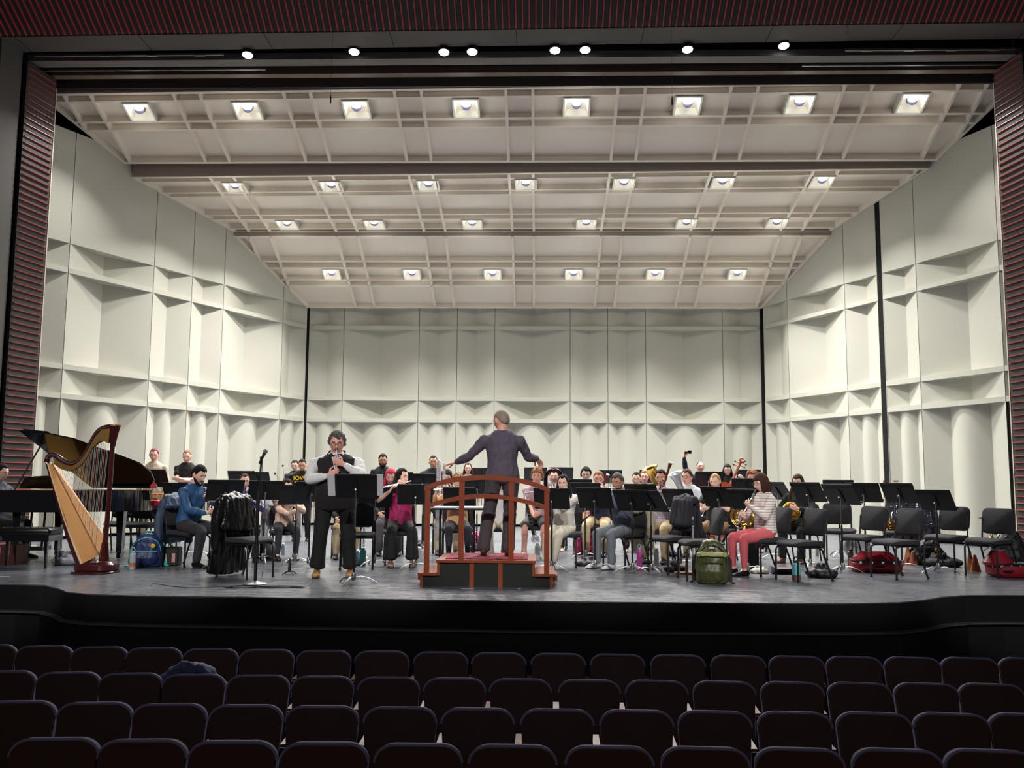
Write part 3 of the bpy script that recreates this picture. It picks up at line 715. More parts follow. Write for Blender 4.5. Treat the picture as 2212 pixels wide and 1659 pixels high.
# body (half-round soundbox) and soundboard
bA,bB=hp(104,996),hp(196,1216)
mb=MB(); ax=(bB-bA)
sec=[]
cl=[hp(101,1000),hp(128,1075),hp(155,1150),hp(186,1222)]
rr_=[(.05,.03),(.09,.05),(.15,.075),(.20,.10)]
mb.tube([c_+V((.02,.0,0)) for c_ in cl],rr_,18,ref=V((0,1,0))); mb.build('soundbox',MAH,HP,smooth=60)
sb=[(103,1001),(117,1010),(219,1173),(213,1212),(196,1218),(174,1196)]
mb=MB()
q=[hp(*c_) for c_ in sb]
# soundboard: wide board facing the strings, seen obliquely
l0,l1=hp(106,1002,-.05),hp(115,1006,.05); b0,b1=hp(192,1216,-.20),hp(221,1178,.17)
m0,m1=hp(111,1003,0),hp(212,1200,0)
mb.prism([l0,m0+V((.004,0,0)),m1,b0],(.012,-.002,.006)); mb.prism([m0,l1,b1,m1],(.012,.002,.006)); mb.build('soundboard',SPR,HP)
mb=MB(); mb.tube([m0+V((.014,-.004,.006)),m1+V((.014,-.004,.006))],(.007),6); mb.build('string_rib',mat('rib_strip_dark_wood',(120,76,40),.5),HP)
mb=MB(); mb.tube([l0+V((.012,-.006,.004)),hp(150,1120,-.13),b0+V((.012,-.006,.004))],.010,6); mb.build('soundboard_edge',mat('pale_edge_wood',(226,196,150),.4),HP)
mb=MB(); bc=hp(209,1226); 
mb.rbox((bc.x,0,.075),(.50,.40,.13),.15,seg=6); mb.rbox((bc.x-.01,0,.012),(.54,.44,.024),.16,seg=6); mb.build('base',MAH,HP,smooth=40)
sc_=[mat('harp_string_red',(150,40,36),.4),mat('harp_string_black',(24,22,22),.4),mat('harp_string_gut',(196,190,178),.4)]
NS=40
lowc=[hp(*q) for q in [(128,1012),(148,1019),(164,1015),(178,1004),(190,988),(200,970),(212,958),(224,953),(236,958)]]
Lc=cat(lowc,8)
for i in range(NS):
    t_=i/(NS-1); a=Lc[min(len(Lc)-1,int(t_*(len(Lc)-1)))]; a=V((a.x,-.012,a.z+.03)); b_=m0.lerp(m1,.10+.86*t_**.9)+V((.02,-.012,.01))
    mb=MB(); mb.tube([a,b_],.0016 if i<28 else .0022,5); mb.build('string',sc_[0 if i%7==2 else 1 if i%7==5 else 2],HP)
# --- microphone on stand
mq=atZ(551,1262); 
MS=thing('microphone_stand','tall black microphone stand with round weighted base at the front left of the stage','microphone stand',(mq.x,mq.y,0))
zt_=atY(565,992,mq.y).z
mb=MB(); mb.lathe([(.135,0),(.138,.008),(.12,.018),(.05,.03),(.03,.04)],seg=28); mb.build('base',mat('cast_iron_grey',(120,122,124),.4,.5),MS,smooth=50)
mb=MB(); mb.tube([(0,0,.03),(0,0,.95)],.018,12); mb.build('lower_tube',BLKM,MS,smooth=50)
tp=atY(565,992,mq.y); tx=tp.x-mq.x
mb=MB(); mb.tube([(0,0,.95),(tx*.3,0,1.1),(tx*.9,0,zt_-.02)],[.013,.012,.012],10); mb.tube([(0,0,.90),(0,0,1.02)],.022,10); mb.build('upper_tube',BLKM,MS,smooth=50)
mb=MB(); mb.tube([(tx*.9,0,zt_-.05),(tx,-.02,zt_+.03)],[.017,.014],10); mb.build('mic_clip',BLKM,MS)
MC=thing('microphone','dark handheld vocal microphone with silver grille clipped on the stand','microphone',(tp.x,mq.y,zt_))
e=atY(577,974,mq.y)-tp; e=V((e.x,-.05,e.z)); dn=e.normalized()
mb=MB(); mb.tube([-dn*.06,dn*.05,dn*.09],[.011,.016,.02],12); mb.build('handle',mat('mic_grey',(58,60,64),.35,.5),MC,smooth=50)
mb=MB(); mb.ball(dn*.115,(.027,.027,.03),14,10); mb.build('grille',mat('mic_grille',(150,152,156),.35,.8,bump=.6,bscale=400),MC,smooth=60)
# cable from mic down and coils
def cable(name,pts,label,r=.003,m_=None,sub=6):
    mb=MB(); P=cat([V(q) for q in pts],sub); mb.tube(P,r,6); o=mb.build(name,m_ or mat('rubber_cable',(12,12,13),.5),None,smooth=60); return tag(o,label,'cable')
pp=[atY(567,995,mq.y-.03)]
for x,y in ((565,1080),(567,1150),(569,1200)): pp.append(atY(x,y,mq.y-.08))
pp+= [atZ(566,1246,.02),atZ(560,1262,.006)]
coil=[]
for k in range(36):
    a=k*PI/4.1; c_=atZ(525,1269,.006); coil.append(V((c_.x+(.17+.03*math.sin(k*.37))*math.cos(a)+.02*math.sin(k*.2),c_.y+(.09+.02*math.cos(k*.41))*math.sin(a),.005+.0004*k)))
cable('microphone_cable',pp+coil+[atZ(440,1269,.005),atZ(385,1268,.005),atZ(343,1262,.005),atZ(330,1261,.005),atZ(325,1266,.005)],'thin black cable running from the microphone into a coil beside its base')
coil=[]
for k in range(36):
    a=k*PI/4.1; c_=atZ(607,1269,.006); coil.append(V((c_.x+(.22+.04*math.sin(k*.33))*math.cos(a)+.03*math.sin(k*.15),c_.y+(.06+.02*math.cos(k*.5))*math.sin(a),.005+.0004*k)))
cable('coiled_cable',coil,'black coiled cable on the floor between microphone base and soloist')
q=[atZ(655,1262,.005),atZ(665,1255,.01),atZ(672,1250,.05),atZ(676,1258,.01),atZ(668,1264,.005)]
cable('thin_wire',q,'hair-thin wire loop on the floor at the feet of the soloist',r=.0018)
# recording microphone near the piano tail
q=atY(212,973,12.3); t=thing('boom_microphone','small black boom microphone over the open piano','microphone',(q.x,12.3,q.z))
mb=MB(); mb.tube([(0,0,0),(.17,0,0)],.005,8); mb.build('boom',BLKM,t); mb=MB(); mb.ball((-.0,0,-.01),(.018,.018,.03),10,8); mb.build('capsule',BLKM,t)
mb=MB(); mb.tube([(.17,0,0),(.17,0,-q.z)],.006,8); mb.build('pole',BLKM,t)
# hanging microphones
for (x,y0,y1,Y,lab) in ((714,-40,223,13.0,'thin dark microphone hanging on a wire, left of centre'),(1452,-40,227,13.0,'thin dark microphone hanging on a wire, right of centre'),(1831,-40,79,12.0,'short hanging wire with a silver tip near the top right')):
    a=atY(x,y1,Y); b_=atY(x,y0,Y); t=thing('hanging_microphone',lab,'microphone',a)
    mb=MB(); mb.tube([(0,0,.12),(0,0,b_.z-a.z)],.002,5); mb.build('wire',BLKM,t)
    mb=MB(); mb.tube([(0,0,0),(0,0,.10)],.011 if y1>100 else .005,8); mb.build('capsule',BLKM if y1>100 else CHROME,t); mb=MB(); mb.ball((0,0,.115),(.012,.012,.014),8,6); mb.build('ferrule',CHROME,t)
# --- marimba and keyboards at the back left
q=atZ(400,1170); t=thing('marimba','wooden-bar marimba on a black frame behind the piano tail','marimba',(atY(400,1070,15.2).x,15.2,0))
mb=MB(); mb.box((0,-.25,.86),(2.0,.04,.09)); mb.box((0,.35,.86),(2.0,.04,.09)); mb.build('rail',mat('marimba_rail_wood',(196,150,96),.45,var=.15),t)
for i in range(26):
    mb=MB(); mb.box((-.95+.076*i,.05,.92),(.06,.62-.012*i,.022)); mb.build('bar',mat('rosewood_bar',(176,112,66),.35,var=.25),t)
for s in (-1,1):
    for yy in (-.25,.35):
        mb=MB(); mb.tube([(.9*s,yy,.82),(.9*s,yy,.03)],.022,8); mb.build('leg',BLKM,t)
mb=MB()
for i in range(24): mb.tube([(-.92+.08*i,-.1,.86),(-.92+.08*i,-.1,.40+.015*i)],.028,8)
mb.build('resonators',mat('resonator_alu',(170,165,150),.35,.7),t)
q=atY(334,1087,13.9); t=thing('stage_keyboard','red electronic keyboard end showing between piano tail and chair','keyboard',(q.x-.05,14.3,0))
mb=MB(); mb.rbox((0,0,q.z),(.30,1.0,.09),.02,axis=1); mb.build('body',mat('keyboard_red',(188,30,48),.4),t)
mb=MB(); mb.tube([(-.1,-.3,q.z-.04),(.1,.3,.03)],.015,8); mb.tube([(.1,-.3,q.z-.04),(-.1,.3,.03)],.015,8); mb.build('stand',BLKM,t)
# vibraphone mallets standing up behind the clarinets
for (x0,y0,x1,y1,lab) in ((612,1048,594,1023,'slender mallet with dark round head, left one of the crossed pair'),(616,1044,611,1006,'slender mallet with dark round head, right one of the crossed pair')):
    a,b_=atY(x0,y0,16.4),atY(x1,y1,16.3); t=thing('mallet',lab,'mallet',a); mb=MB(); mb.tube([(0,0,0),b_-a],.004,6); mb.build('handle',mat('rattan',(190,160,110),.6),t); mb=MB(); mb.ball(b_-a,.019,10,8); mb.build('head',mat('dark_yarn',(20,20,30),.9),t)
# ================================================================== people
def remesh(mb,name,material,parent,vox=.008,smooth=3,fac=.5,fold=0,fscale=9,seed=0,zf=1.0):
    me=mb.mesh('tmp'); o=bpy.data.objects.new('tmp',me); C.objects.link(o)
    m=o.modifiers.new('r','REMESH'); m.mode='VOXEL'; m.voxel_size=vox; m.use_smooth_shade=True
    if smooth:
        s=o.modifiers.new('s','SMOOTH'); s.iterations=smooth; s.factor=fac
    dg=bpy.context.evaluated_depsgraph_get(); ev=o.evaluated_get(dg)
    nm=bpy.data.meshes.new_from_object(ev); bpy.data.objects.remove(o); bpy.data.meshes.remove(me)
    nm.name=name
    if fold:
        off=V((seed*3.1,seed*1.7,seed))
        nn=[0.0]*(3*len(nm.vertices)); cc=[0.0]*(3*len(nm.vertices)); nm.vertices.foreach_get('co',cc); nm.vertices.foreach_get('normal',nn)
        for i in range(len(nm.vertices)):
            px_,py_,pz_=cc[3*i:3*i+3]; n=noise.noise(V((px_*fscale*1.3,py_*fscale,pz_*fscale*.8*zf))+off)+.5*noise.noise(V((px_*fscale*2.6,py_*fscale*2.1,pz_*fscale*1.2*zf))-off); f_=fold*(1-2*abs(n))
            for q in range(3): cc[3*i+q]+=nn[3*i+q]*f_
        nm.vertices.foreach_set('co',cc); nm.update()
    nm.materials.clear(); nm.materials.append(material)
    nm.polygons.foreach_set('use_smooth',[True]*len(nm.polygons))
    q=bpy.data.objects.new(name,nm); C.objects.link(q); q.parent=parent; return q
def ik(S,W,l1,l2,pole):
    S,W,pole=V(S),V(W),V(pole); d=W-S; L=d.length
    if L>(l1+l2)*.995: W=S+d*((l1+l2)*.995/L); d=W-S; L=d.length
    a=(l1*l1-l2*l2+L*L)/(2*L); h=math.sqrt(max(0,l1*l1-a*a)); u=d.normalized(); p=pole-u*pole.dot(u)
    if p.length<1e-5: p=V((0,0,-1))
    return S+u*a+p.normalized()*h, W
SKIN={'fair':mat('skin_fair',(240,194,174),.5,var=.06,scale=20),'tan':mat('skin_tan',(222,168,138),.5,var=.06,scale=20),'warm':mat('skin_warm',(212,152,124),.5,var=.06,scale=20),'pink':mat('skin_pink',(236,176,158),.5,var=.08,scale=20)}
HAIR={'dark':mat('hair_dark_brown',(28,20,18),.75,var=.3,scale=60,bump=.9,bscale=90,spec=.25),'black':mat('hair_black',(12,11,12),.75,var=.3,scale=60,bump=.9,bscale=90,spec=.25),'brown':mat('hair_brown',(66,42,30),.75,var=.3,scale=60,bump=.9,bscale=90,spec=.25),'ginger':mat('hair_ginger',(146,98,66),.75,var=.25,scale=60,bump=.9,bscale=90,spec=.25),'blond':mat('hair_blond',(176,140,98),.75,var=.25,scale=60,bump=.9,bscale=90,spec=.25),'pink':mat('hair_pink',(206,60,96),.75,var=.25,scale=60,bump=.9,bscale=90,spec=.25),'redd':mat('hair_dyed_red',(128,48,62),.5,var=.35,scale=40,bump=.9,bscale=90,spec=.25),'grey':mat('hair_grey_black',(84,82,82),.75,var=.8,scale=26,bump=.6,bscale=90),'salt':mat('hair_grey_sides',(150,134,120),.6,var=.3,scale=40,bump=.3,bscale=90)}
EYE=mat('eye_dark',(26,18,16),.2); LIP=mat('lips',(170,84,78),.5); GLS=mat('glasses_frame',(24,22,24),.3); GLM=mat('glasses_metal',(150,140,130),.25,.8)
CL={}
def cloth(name,col,rough=.85,**k):
    if name not in CL: CL[name]=mat('cloth_'+name,col,rough,var=k.pop('var',.1),scale=k.pop('scale',14),bump=k.pop('bump',.15),bscale=260,**k)
    return CL[name]
def head_pts(nu=36,nv=28):
    P=[];F=[]
    for j in range(nv+1):
        th=PI*j/nv
        for i in range(nu):
            ph=2*PI*i/nu; x=math.sin(th)*math.sin(ph); y=-math.sin(th)*math.cos(ph); z=math.cos(th)
            f=max(0,-y)
            X=x*.079;Y=y*.096;Z=z*.116
            if z<0:
                t=min(1,-z/.95); X*=1-.30*t**1.3; Y*=1-.12*t
                if y>0: Y*=1-.30*t
            if z>0: X*=1-.05*z; Y*=1+.03*max(0,y)
            g=lambda cx,cz,sx,sz: math.exp(-((X-cx)/sx)**2-((Z-cz)/sz)**2)*(1 if y<0 else 0)
            dy=0
            dy-=.026*g(0,-.026,.012,.016); dy-=.012*g(0,-.004,.009,.026); dy-=.009*g(0,-.033,.022,.009)
            dy+=.012*g(.031,.010,.016,.012)+.012*g(-.031,.010,.016,.012)
            dy-=.006*g(.028,.030,.022,.009)+.006*g(-.028,.030,.022,.009)
            dy-=.008*g(0,-.060,.022,.010); dy+=.004*g(0,-.060,.02,.0025)
            dy-=.009*g(0,-.098,.020,.016); dy-=.004*g(.042,-.03,.02,.024)+.004*g(-.042,-.03,.02,.024)
            P.append(V((X,Y+dy,Z)))
    for j in range(nv):
        for i in range(nu): F.append((j*nu+i,j*nu+(i+1)%nu,(j+1)*nu+(i+1)%nu,(j+1)*nu+i))
    return P,F
HPN,HFN=head_pts()
def hair_mesh(style,M,H,seed=0,jaw=False):
    """closed shell over the skull; hidden inside the head where there is no hair"""
    mb=MB(); nu,nv=44,30; st={'short':(.66,.10,-.42,.09,.02),'crop':(.68,.22,-.30,.03,.008),'curly':(.56,.0,-.45,.14,.06),'wavy':(.64,-.05,-.50,.13,.06),'long':(.72,-.70,-.85,.08,.014),'bob':(.34,-.95,-.95,.13,.014),'bun':(.68,.0,-.45,.03,.008),'recede':(.93,.10,-.40,.02,.006),'quiff':(.62,.10,-.42,.13,.04),'fringe':(.60,-.72,-.85,.09,.014),'mid':(.70,-.72,-.85,.09,.014)}[style]
    zf,zs,zb,bulk,nz=st; vs=[]
    for j in range(nv+1):
        th=PI*j/nv
        for i in range(nu):
            ph=2*PI*i/nu; x=math.sin(th)*math.sin(ph); y=-math.sin(th)*math.cos(ph); z=math.cos(th)
            az=abs(math.atan2(x,-y))  # 0 front .. pi back
            if az<.85: ln=zf-(.06*math.cos(az*4) if style!='bob' else 0)
            elif az<1.3: ln=zf+(zs-zf)*(az-.85)/.45
            elif az<1.9: ln=zs+(0.0 if style in('bob','long','fringe','wavy','curly','mid') else (.15 if 1.45<az<1.85 else 0))
            else: ln=zs+(zb-zs)*min(1,(az-1.9)/.5)
            a=max(0,min(1,(z-ln)/.10+.5)); a=a*a*(3-2*a)
            n=noise.noise(V((x*5,y*5,z*5+seed)))*.5+noise.noise(V((x*11,y*11,z*11-seed)))*.5
            top=1+.4*max(0,z)
            k=.84+a*(.185+bulk*top+nz*n*2)
            X=x*.079*k;Y=y*.096*k+.004*a;Z=z*.116*k
            if z<0 and style in('bob','long','fringe','mid'): X*=1.0; 
            elif z<0: X*=1-.22*min(1,-z)
            vs.append(M@V((X,Y,Z))+H)
    fs=[(j*nu+i,j*nu+(i+1)%nu,(j+1)*nu+(i+1)%nu,(j+1)*nu+i) for j in range(nv) for i in range(nu)]
    mb.add(vs,fs); W=lambda x,y,z: M@V((x,y,z))+H
    if style in ('long','fringe','mid'):
        L={'long':.36,'fringe':.30,'mid':.15}[style]; n=13
        for i in range(n):
            a=R_(88+184*i/(n-1)); x=math.sin(a)*.082; y=-math.cos(a)*.10
            side=abs(math.sin(a)); rr=rnd.uniform(.9,1.1)
            top=W(x*.8,y*.8,.03); mid=W(x,y,-.06); e=H+V((0,0,-.06))+(M@V((x*1.15,y*.95,0))); lo=e+V((x*.35,(-.05 if side>.8 else .03),-L*.55*rr)); lo2=e+V((x*.35,(-.07 if side>.8 else .03),-L*rr))
            mb.tube([top,mid,lo,lo2],[(.022,.016),(.028,.018),(.026,.014),(.012,.007)],8,round_=True)
    if style=='bob':
        for i in range(15):
            a=R_(62+236*i/14); x=math.sin(a)*.086; y=-math.cos(a)*.10
            mb.tube([W(x*.7,y*.7,.06),W(x,y,-.02),W(x*1.08,y*1.0,-.09),W(x*.95,y*.93,-.135)],[(.024,.018),(.03,.02),(.028,.018),(.014,.01)],8,round_=True)
    if style=='bun': mb.ball(W(0,.105,.03),(.035,.03,.035),12,9)
    if style in('curly','wavy'):
        for i in range(90 if style=='curly' else 60):
            a=rnd.uniform(0,2*PI); z=rnd.uniform(-.2,1); r=math.sqrt(max(0,1-z*z)); x,y=math.sin(a)*r,-math.cos(a)*r
            if y<-.35 and z<.5: continue
            q=rnd.uniform(.013,.021) if style=='curly' else rnd.uniform(.018,.028); k=1 if style=='curly' else .9; mb.ball(W(x*.090*k,y*.110*k,z*.133*k+.004),(q,q,q*.8),7,5)
    return mb
def hand(mb,W,d,pn,curl=.5,th=1,sc=1.0,spread=.06,point=False):
    """W wrist, d direction of the palm, pn palm normal (towards the palm side), th=+1/-1 thumb side sign"""
    W,d,pn=V(W),V(d).normalized(),V(pn); pn=(pn-d*pn.dot(d)).normalized(); s=d.cross(pn).normalized()*th
    ref=s
    mb.tube([W-d*.02,W+d*.02*sc,W+d*.05*sc,W+d*.088*sc],[(.027*sc,.020*sc),(.034*sc,.017*sc),(.042*sc,.015*sc),(.038*sc,.012*sc)],10,ref=ref,round_=True)
    for i,(off,L,b) in enumerate(((.030,.072,0),(.010,.080,.004),(-.011,.075,.002),(-.030,.058,-.006))):
        p=W+d*((.084+b)*sc)+s*(off*sc); ang=0; dirv=(d+s*(off*spread*12)).normalized(); pts=[p-d*.012]; rad=[.0095*sc]
        cu=curl if not (point and i==0) else .08
        for k,f in enumerate((.42,.32,.26)):
            ang+=cu*(.9,1.15,.9)[k]*(1+.05*i); q=(dirv*math.cos(ang)+pn*math.sin(ang)); pts.append(pts[-1]+q*(L*f*sc) if k else p+q*(L*f*sc)); rad.append((.0088,.0080,.0070)[k]*sc)
        mb.tube(pts,rad,8,round_=True)
    p=W+d*.026*sc+s*.030*sc; q=(d*.55+s*.75+pn*.35).normalized(); q2=(d*.85+s*.25+pn*(.35+.4*curl)).normalized()
    mb.tube([p-s*.012,p+q*.032*sc,p+q*.032*sc+q2*.030*sc,p+q*.032*sc+q2*.052*sc],[.013*sc,.0115*sc,.010*sc,.008*sc],8,round_=True)
def person(label,loc,yaw,pose='sit',h=1.72,wd=1.0,dp=1.0,skin='fair',hair=('short','brown'),shirt=None,sleeve='long',pants=None,pl='long',shoes=None,look=(0,0),lean=0,armL=None,armR=None,glasses=None,beard=None,legL=None,legR=None,feet=True,closed=False,vox=.0085,group=None,collar=None,seed=0,shift=(0,0),hscale=1.06,handsz=1.0,lower=True,shirt_low=None):
    """local frame: faces -Y, left side is +X. look=(yaw,pitch down) of the head in degrees"""
    s=h/1.75
    root=thing('person',label,'person',loc,R_(yaw),group,scale=s)
    sit=pose=='sit'
    hz=.56 if sit else .93; ty=lambda z: -math.sin(R_(lean))*(z-hz)
    up=lambda x,y,z: V((x+shift[0]*(z-hz),y+ty(z)+shift[1]*(z-hz),z-(1-math.cos(R_(lean)))*(z-hz)))
    shz=hz+.515; nz=hz+.575; hcz=hz+.70; 
    spine=[(hz-.035,.150,.100),(hz+.02,.168,.122),(hz+.12,.150,.115),(hz+.22,.142,.108),(hz+.34,.158,.118),(hz+.44,.172,.112),(hz+.505,.152,.088),(hz+.54,.112,.076),(hz+.575,.070,.062)]
    def torso(add=0,z0=None,z1=None,dk=1):
        mb=MB(); P=[];Rr=[]
        for z,a,b in spine:
            if z0 is not None and z<z0-.001: continue
            if z1 is not None and z>z1+.001: continue
            bel=1+(dp-1)*math.exp(-((z-hz-.12)/.16)**2)
            P.append(up(0,(-(dp-1)*.05*math.exp(-((z-hz-.12)/.16)**2)),z)); Rr.append((a*wd+add,b*bel*dk*(.5+.5*wd)+add))
        mb.tube(P,Rr,20,ref=V((1,0,0)),round_=True); return mb
    sx=.182*wd
    ShL,ShR=up(sx,.0,shz-.045-.03*(wd-1)),up(-sx,.0,shz-.045-.03*(wd-1))
    l1,l2=.285,.255
    def arm(a,S,sg):
        a=a or {}
        w_=a.get('w',(sg*.17,-.30,hz+.10) if sit else (sg*.26,-.04,hz-.08)); pole=a.get('pole',(sg*.7,.35,-1))
        E,Wp=ik(S,w_,l1,l2,pole); return E,Wp
    EL,WL=arm(armL,ShL,1); ER,WR=arm(armR,ShR,-1)
    # legs
    def leg(sg,L):
        L=L or {}
        H=V((sg*.092*wd,0.0,hz))
        if sit: A=L.get('a',(sg*.15,-.42,.085)); pole=L.get('pole',(sg*.12,-1,.9))
        else: A=L.get('a',(sg*.12*wd,.0,.085)); pole=L.get('pole',(0,-1,0))
        K,A=ik(H,A,.435,.415,pole); return H,K,A
    HL,KL,AL=leg(1,legL); HR,KR,AR=leg(-1,legR)
    Hc=up(0,-.02,hcz)+V((0,-.012,0)); ly,lp=look
    M=Matrix.Rotation(R_(ly),3,'Z')@Matrix.Rotation(R_(lp),3,'X')
    Hc=Hc+M@V((0,-.01,0))*(1 if lp<=5 else 1+lp/25)
    hs=hscale; Mh=M*hs if hs!=1 else M
    # --- body (one surface)
    body=torso(-.012,z0=hz-.1); wl=.5+.5*wd
    body.tube([up(0,.012,nz-.04),up(0,.005,nz+.03),Hc+M@V((0,.018,-.085)),Hc+M@V((0,.012,-.04))],[(.062*wl,.06*wl),(.056*wl,.058*wl),(.054*wl,.056*wl),(.05,.055)],14,ref=V((1,0,0)),round_=True)
    body.add([Mh@p+Hc for p in HPN],HFN)
    for sg in (-1,1): body.ball(Mh@V((sg*.079,.008,-.008))+Hc,(.010,.019,.031),8,7,M=M@Matrix.Rotation(R_(-20*0),3,'X'))
    for sg,S,E,W_,a in ((1,ShL,EL,WL,armL),(-1,ShR,ER,WR,armR)):
        body.tube([S+V((-sg*.04,0,.0)),S,(S+E)/2,E],[.045*wl,.050*wl,.043*wl,.036*wl],12,round_=True)
        body.tube([E,(E*.65+W_*.35),(E*.2+W_*.8),W_],[.036*wl,.040*wl,.028,.025],12,round_=True)
        a=a or {}
        d=V(a.get('d',(W_-E).normalized())); pn=V(a.get('pn',(-sg,0,-.2)))
        hand(body,W_+d.normalized()*.015,d,pn,a.get('curl',.55),a.get('th',1),handsz,point=a.get('point',False))
    if lower:
        for H,K,A in ((HL,KL,AL),(HR,KR,AR)):
            body.tube([H,(H+K)/2,K],[.080*wl,.066*wl,.052],12,round_=True); body.tube([K,K*.68+A*.32,K*.2+A*.8,A],[.052,.055,.036,.034],12,round_=True)
            fd=V((0,-1,0)); body.tube([A+V((0,.02,-.045)),A+V((0,-.06,-.055)),A+V((0,-.16,-.068))],[(.034,.036),(.040,.026),(.036,.014)],10,ref=V((1,0,0)),round_=True)
    b=remesh(body,'body',SKIN[skin],root,vox,2)
    # --- shirt
    if shirt:
        mb=torso(.014,z0=shirt_low if shirt_low else (hz-.02 if not (pose=='stand') else hz-.06),z1=hz+.545)
        for sg,S,E,W_ in ((1,ShL,EL,WL),(-1,ShR,ER,WR)):
            mb.tube([V((S.x*.50,S.y,S.z+.028)),S*.98+V((0,0,.004)),(S+E)/2],[.050*wl,.062*wl,.057*wl],12,round_=True)
            if sleeve!='none': mb.tube([S,(S+E)/2,E] if sleeve=='long' else [S,S*.45+E*.55],[.062*wl,.057*wl,.050*wl][:3 if sleeve=='long' else 2],12,round_=True)
            if sleeve=='long': 
                mb.tube([E,(E*.6+W_*.4),(E*.1+W_*.9)],[.050*wl,.050*wl,.036],12,round_=True)
        remesh(mb,'shirt',shirt,root,.011,10,fold=.008,seed=seed+1)
        if collar:
            mb=MB(); c=up(0,-.0,hz+.565)
            for sg in (-1,1): mb.tube([c+V((sg*.0,.055,.01)),c+V((sg*.062,.02,.004)),c+V((sg*.055,-.045,-.018)),c+V((sg*.022,-.085,-.06))],[(.006,.02)]*3+[(.004,.010)],6,ref=V((sg,0,0)))
            mb.build('collar',collar,root,smooth=60)
    if pants and lower:
        mb=MB(); 
        mb.tube([up(0,0,hz-.035),up(0,0,hz+.03),up(0,0,hz+.09)],[(.155*wd,.115*(.5+.5*wd)),(.172*(.35+.65*wd),.130*(.4+.6*wd)*dp**.3),(.160*wd,.124*(.5+.5*wd)*dp**.7)],18,ref=V((1,0,0)),round_=True)
        for H,K,A in ((HL,KL,AL),(HR,KR,AR)):
            mb.tube([H*1.0,(H+K)/2,K],[.098*wl,.083*wl,.070*wl],12,round_=True)
            if pl=='long': mb.tube([K,K*.7+A*.3,K*.25+A*.75,A+V((0,0,.01))],[.070*wl,.068,.056,.054],12,round_=True)
            elif pl=='straight': mb.tube([K,K*.7+A*.3,K*.25+A*.75,A+V((0,.0,-.01))],[.080*wl,.078,.076,.080],12,round_=True)
            elif pl=='wide': mb.tube([K,K*.6+A*.4,K*.2+A*.8,A+V((0,0,.05))],[.072*wl,.080,.090,.098],12,round_=True)
            elif pl=='tight': mb.tube([K,K*.68+A*.32,K*.2+A*.8,A+V((0,0,.04))],[.060,.060,.042,.040],12,round_=True)
        remesh(mb,'trousers' if pl!='shorts' else 'shorts',pants,root,.011,4,fold=.006 if pl!='tight' else .002,fscale=7,seed=seed+5)
    if shoes and lower and feet:
        for A in (AL,AR):
            mb=MB(); mb.tube([A+V((0,.035,-.04)),A+V((0,.0,-.035)),A+V((0,-.07,-.048)),A+V((0,-.15,-.058)),A+V((0,-.185,-.062))],[(.040,.042),(.043,.046),(.045,.034),(.044,.026),(.032,.020)],14,ref=V((1,0,0)),round_=True)
            z0=A.z-.085; mb.v=[(x,y,max(z,z0)) for x,y,z in mb.v]; mb.build('shoe',shoes,root,smooth=80)
            mb=MB(); mb.tube([A+V((0,.04,-.078)),A+V((0,-.07,-.078)),A+V((0,-.19,-.078))],[(.040,.008),(.047,.008),(.034,.008)],12,ref=V((1,0,0)),round_=True); mb.build('shoe_sole',mat('sole_rubber',(60,56,54),.7),root)
    # --- head details
    if hair: hair_mesh(hair[0],Mh,Hc,seed).build('hair',HAIR[hair[1]],root,smooth=180)
    hw=lambda x,y,z: Mh@V((x,y,z))+Hc
    hc=hair[1] if hair else 'brown'
    for sg in (-1,1):
        mb=MB(); mb.ball(hw(sg*.031,-.0775,.010),(.0125,.006,.0028 if closed else .0062),10,6,M=M); mb.build('eye',EYE,root)
        mb=MB(); mb.tube([hw(sg*.014,-.094,.027),hw(sg*.030,-.093,.033),hw(sg*.047,-.080,.028)],[.0028,.0036,.002],6); mb.build('eyebrow',HAIR[{'salt':'grey','pink':'brown','redd':'brown'}.get(hc,hc)],root)
    mb=MB(); mb.ball(hw(0,-.092,-.060),(.021,.006,.0055),10,6,M=M); mb.build('mouth',LIP,root)
    if beard:
        mb=MB(); hw0=hw; hw=lambda x,y,z: hw0(x*.93,y*.95+.001,z)
        if beard=='full':
            mb.tube([hw(.070,.0,-.02),hw(.066,-.03,-.062),hw(.045,-.068,-.098),hw(0,-.088,-.112),hw(-.045,-.068,-.098),hw(-.066,-.03,-.062),hw(-.070,.0,-.02)],[(.008,.012),(.012,.022),(.014,.024),(.016,.024),(.014,.024),(.012,.022),(.008,.012)],8,round_=True)
        mb.tube([hw(.026,-.090,-.055),hw(.012,-.100,-.046),hw(0,-.101,-.045),hw(-.012,-.100,-.046),hw(-.026,-.090,-.055)],[.003,.0055,.005,.0055,.003],8,round_=True)
        mb.build('beard' if beard=='full' else 'moustache',HAIR[{'salt':'grey'}.get(hc,hc)],root,smooth=180); hw=hw0
    if glasses:
        mb=MB(); g=GLS if glasses=='dark' else GLM
        for sg in (-1,1):
            mb.tube([hw(sg*.032+.021*math.cos(a*PI/8),-.104,.008+.017*math.sin(a*PI/8)) for a in range(16)],.0022 if glasses=='dark' else .0015,5,closed=True)
            mb.tube([hw(sg*.053,-.102,.010),hw(sg*.074,-.06,.010),hw(sg*.083,.004,.006)],.0018,5)
        mb.tube([hw(-.011,-.106,.010),hw(0,-.109,.013),hw(.011,-.106,.010)],.002,5); mb.build('glasses',g,root)
    root['_hz']=hz
    d=dict(root=root,H=Hc,M=M,mouth=hw(0,-.100,-.060),hz=hz,WL=WL,WR=WR,EL=EL,ER=ER,s=s,up=up)
    del root['_hz']
    return d
def held(name,p,label,cat,group=None):
    """empty sharing the person's frame, for a thing the person holds"""
    r=p['root']; t=thing(name,label,cat,r.location,r.rotation_euler.z,group,scale=r.scale.x); return t
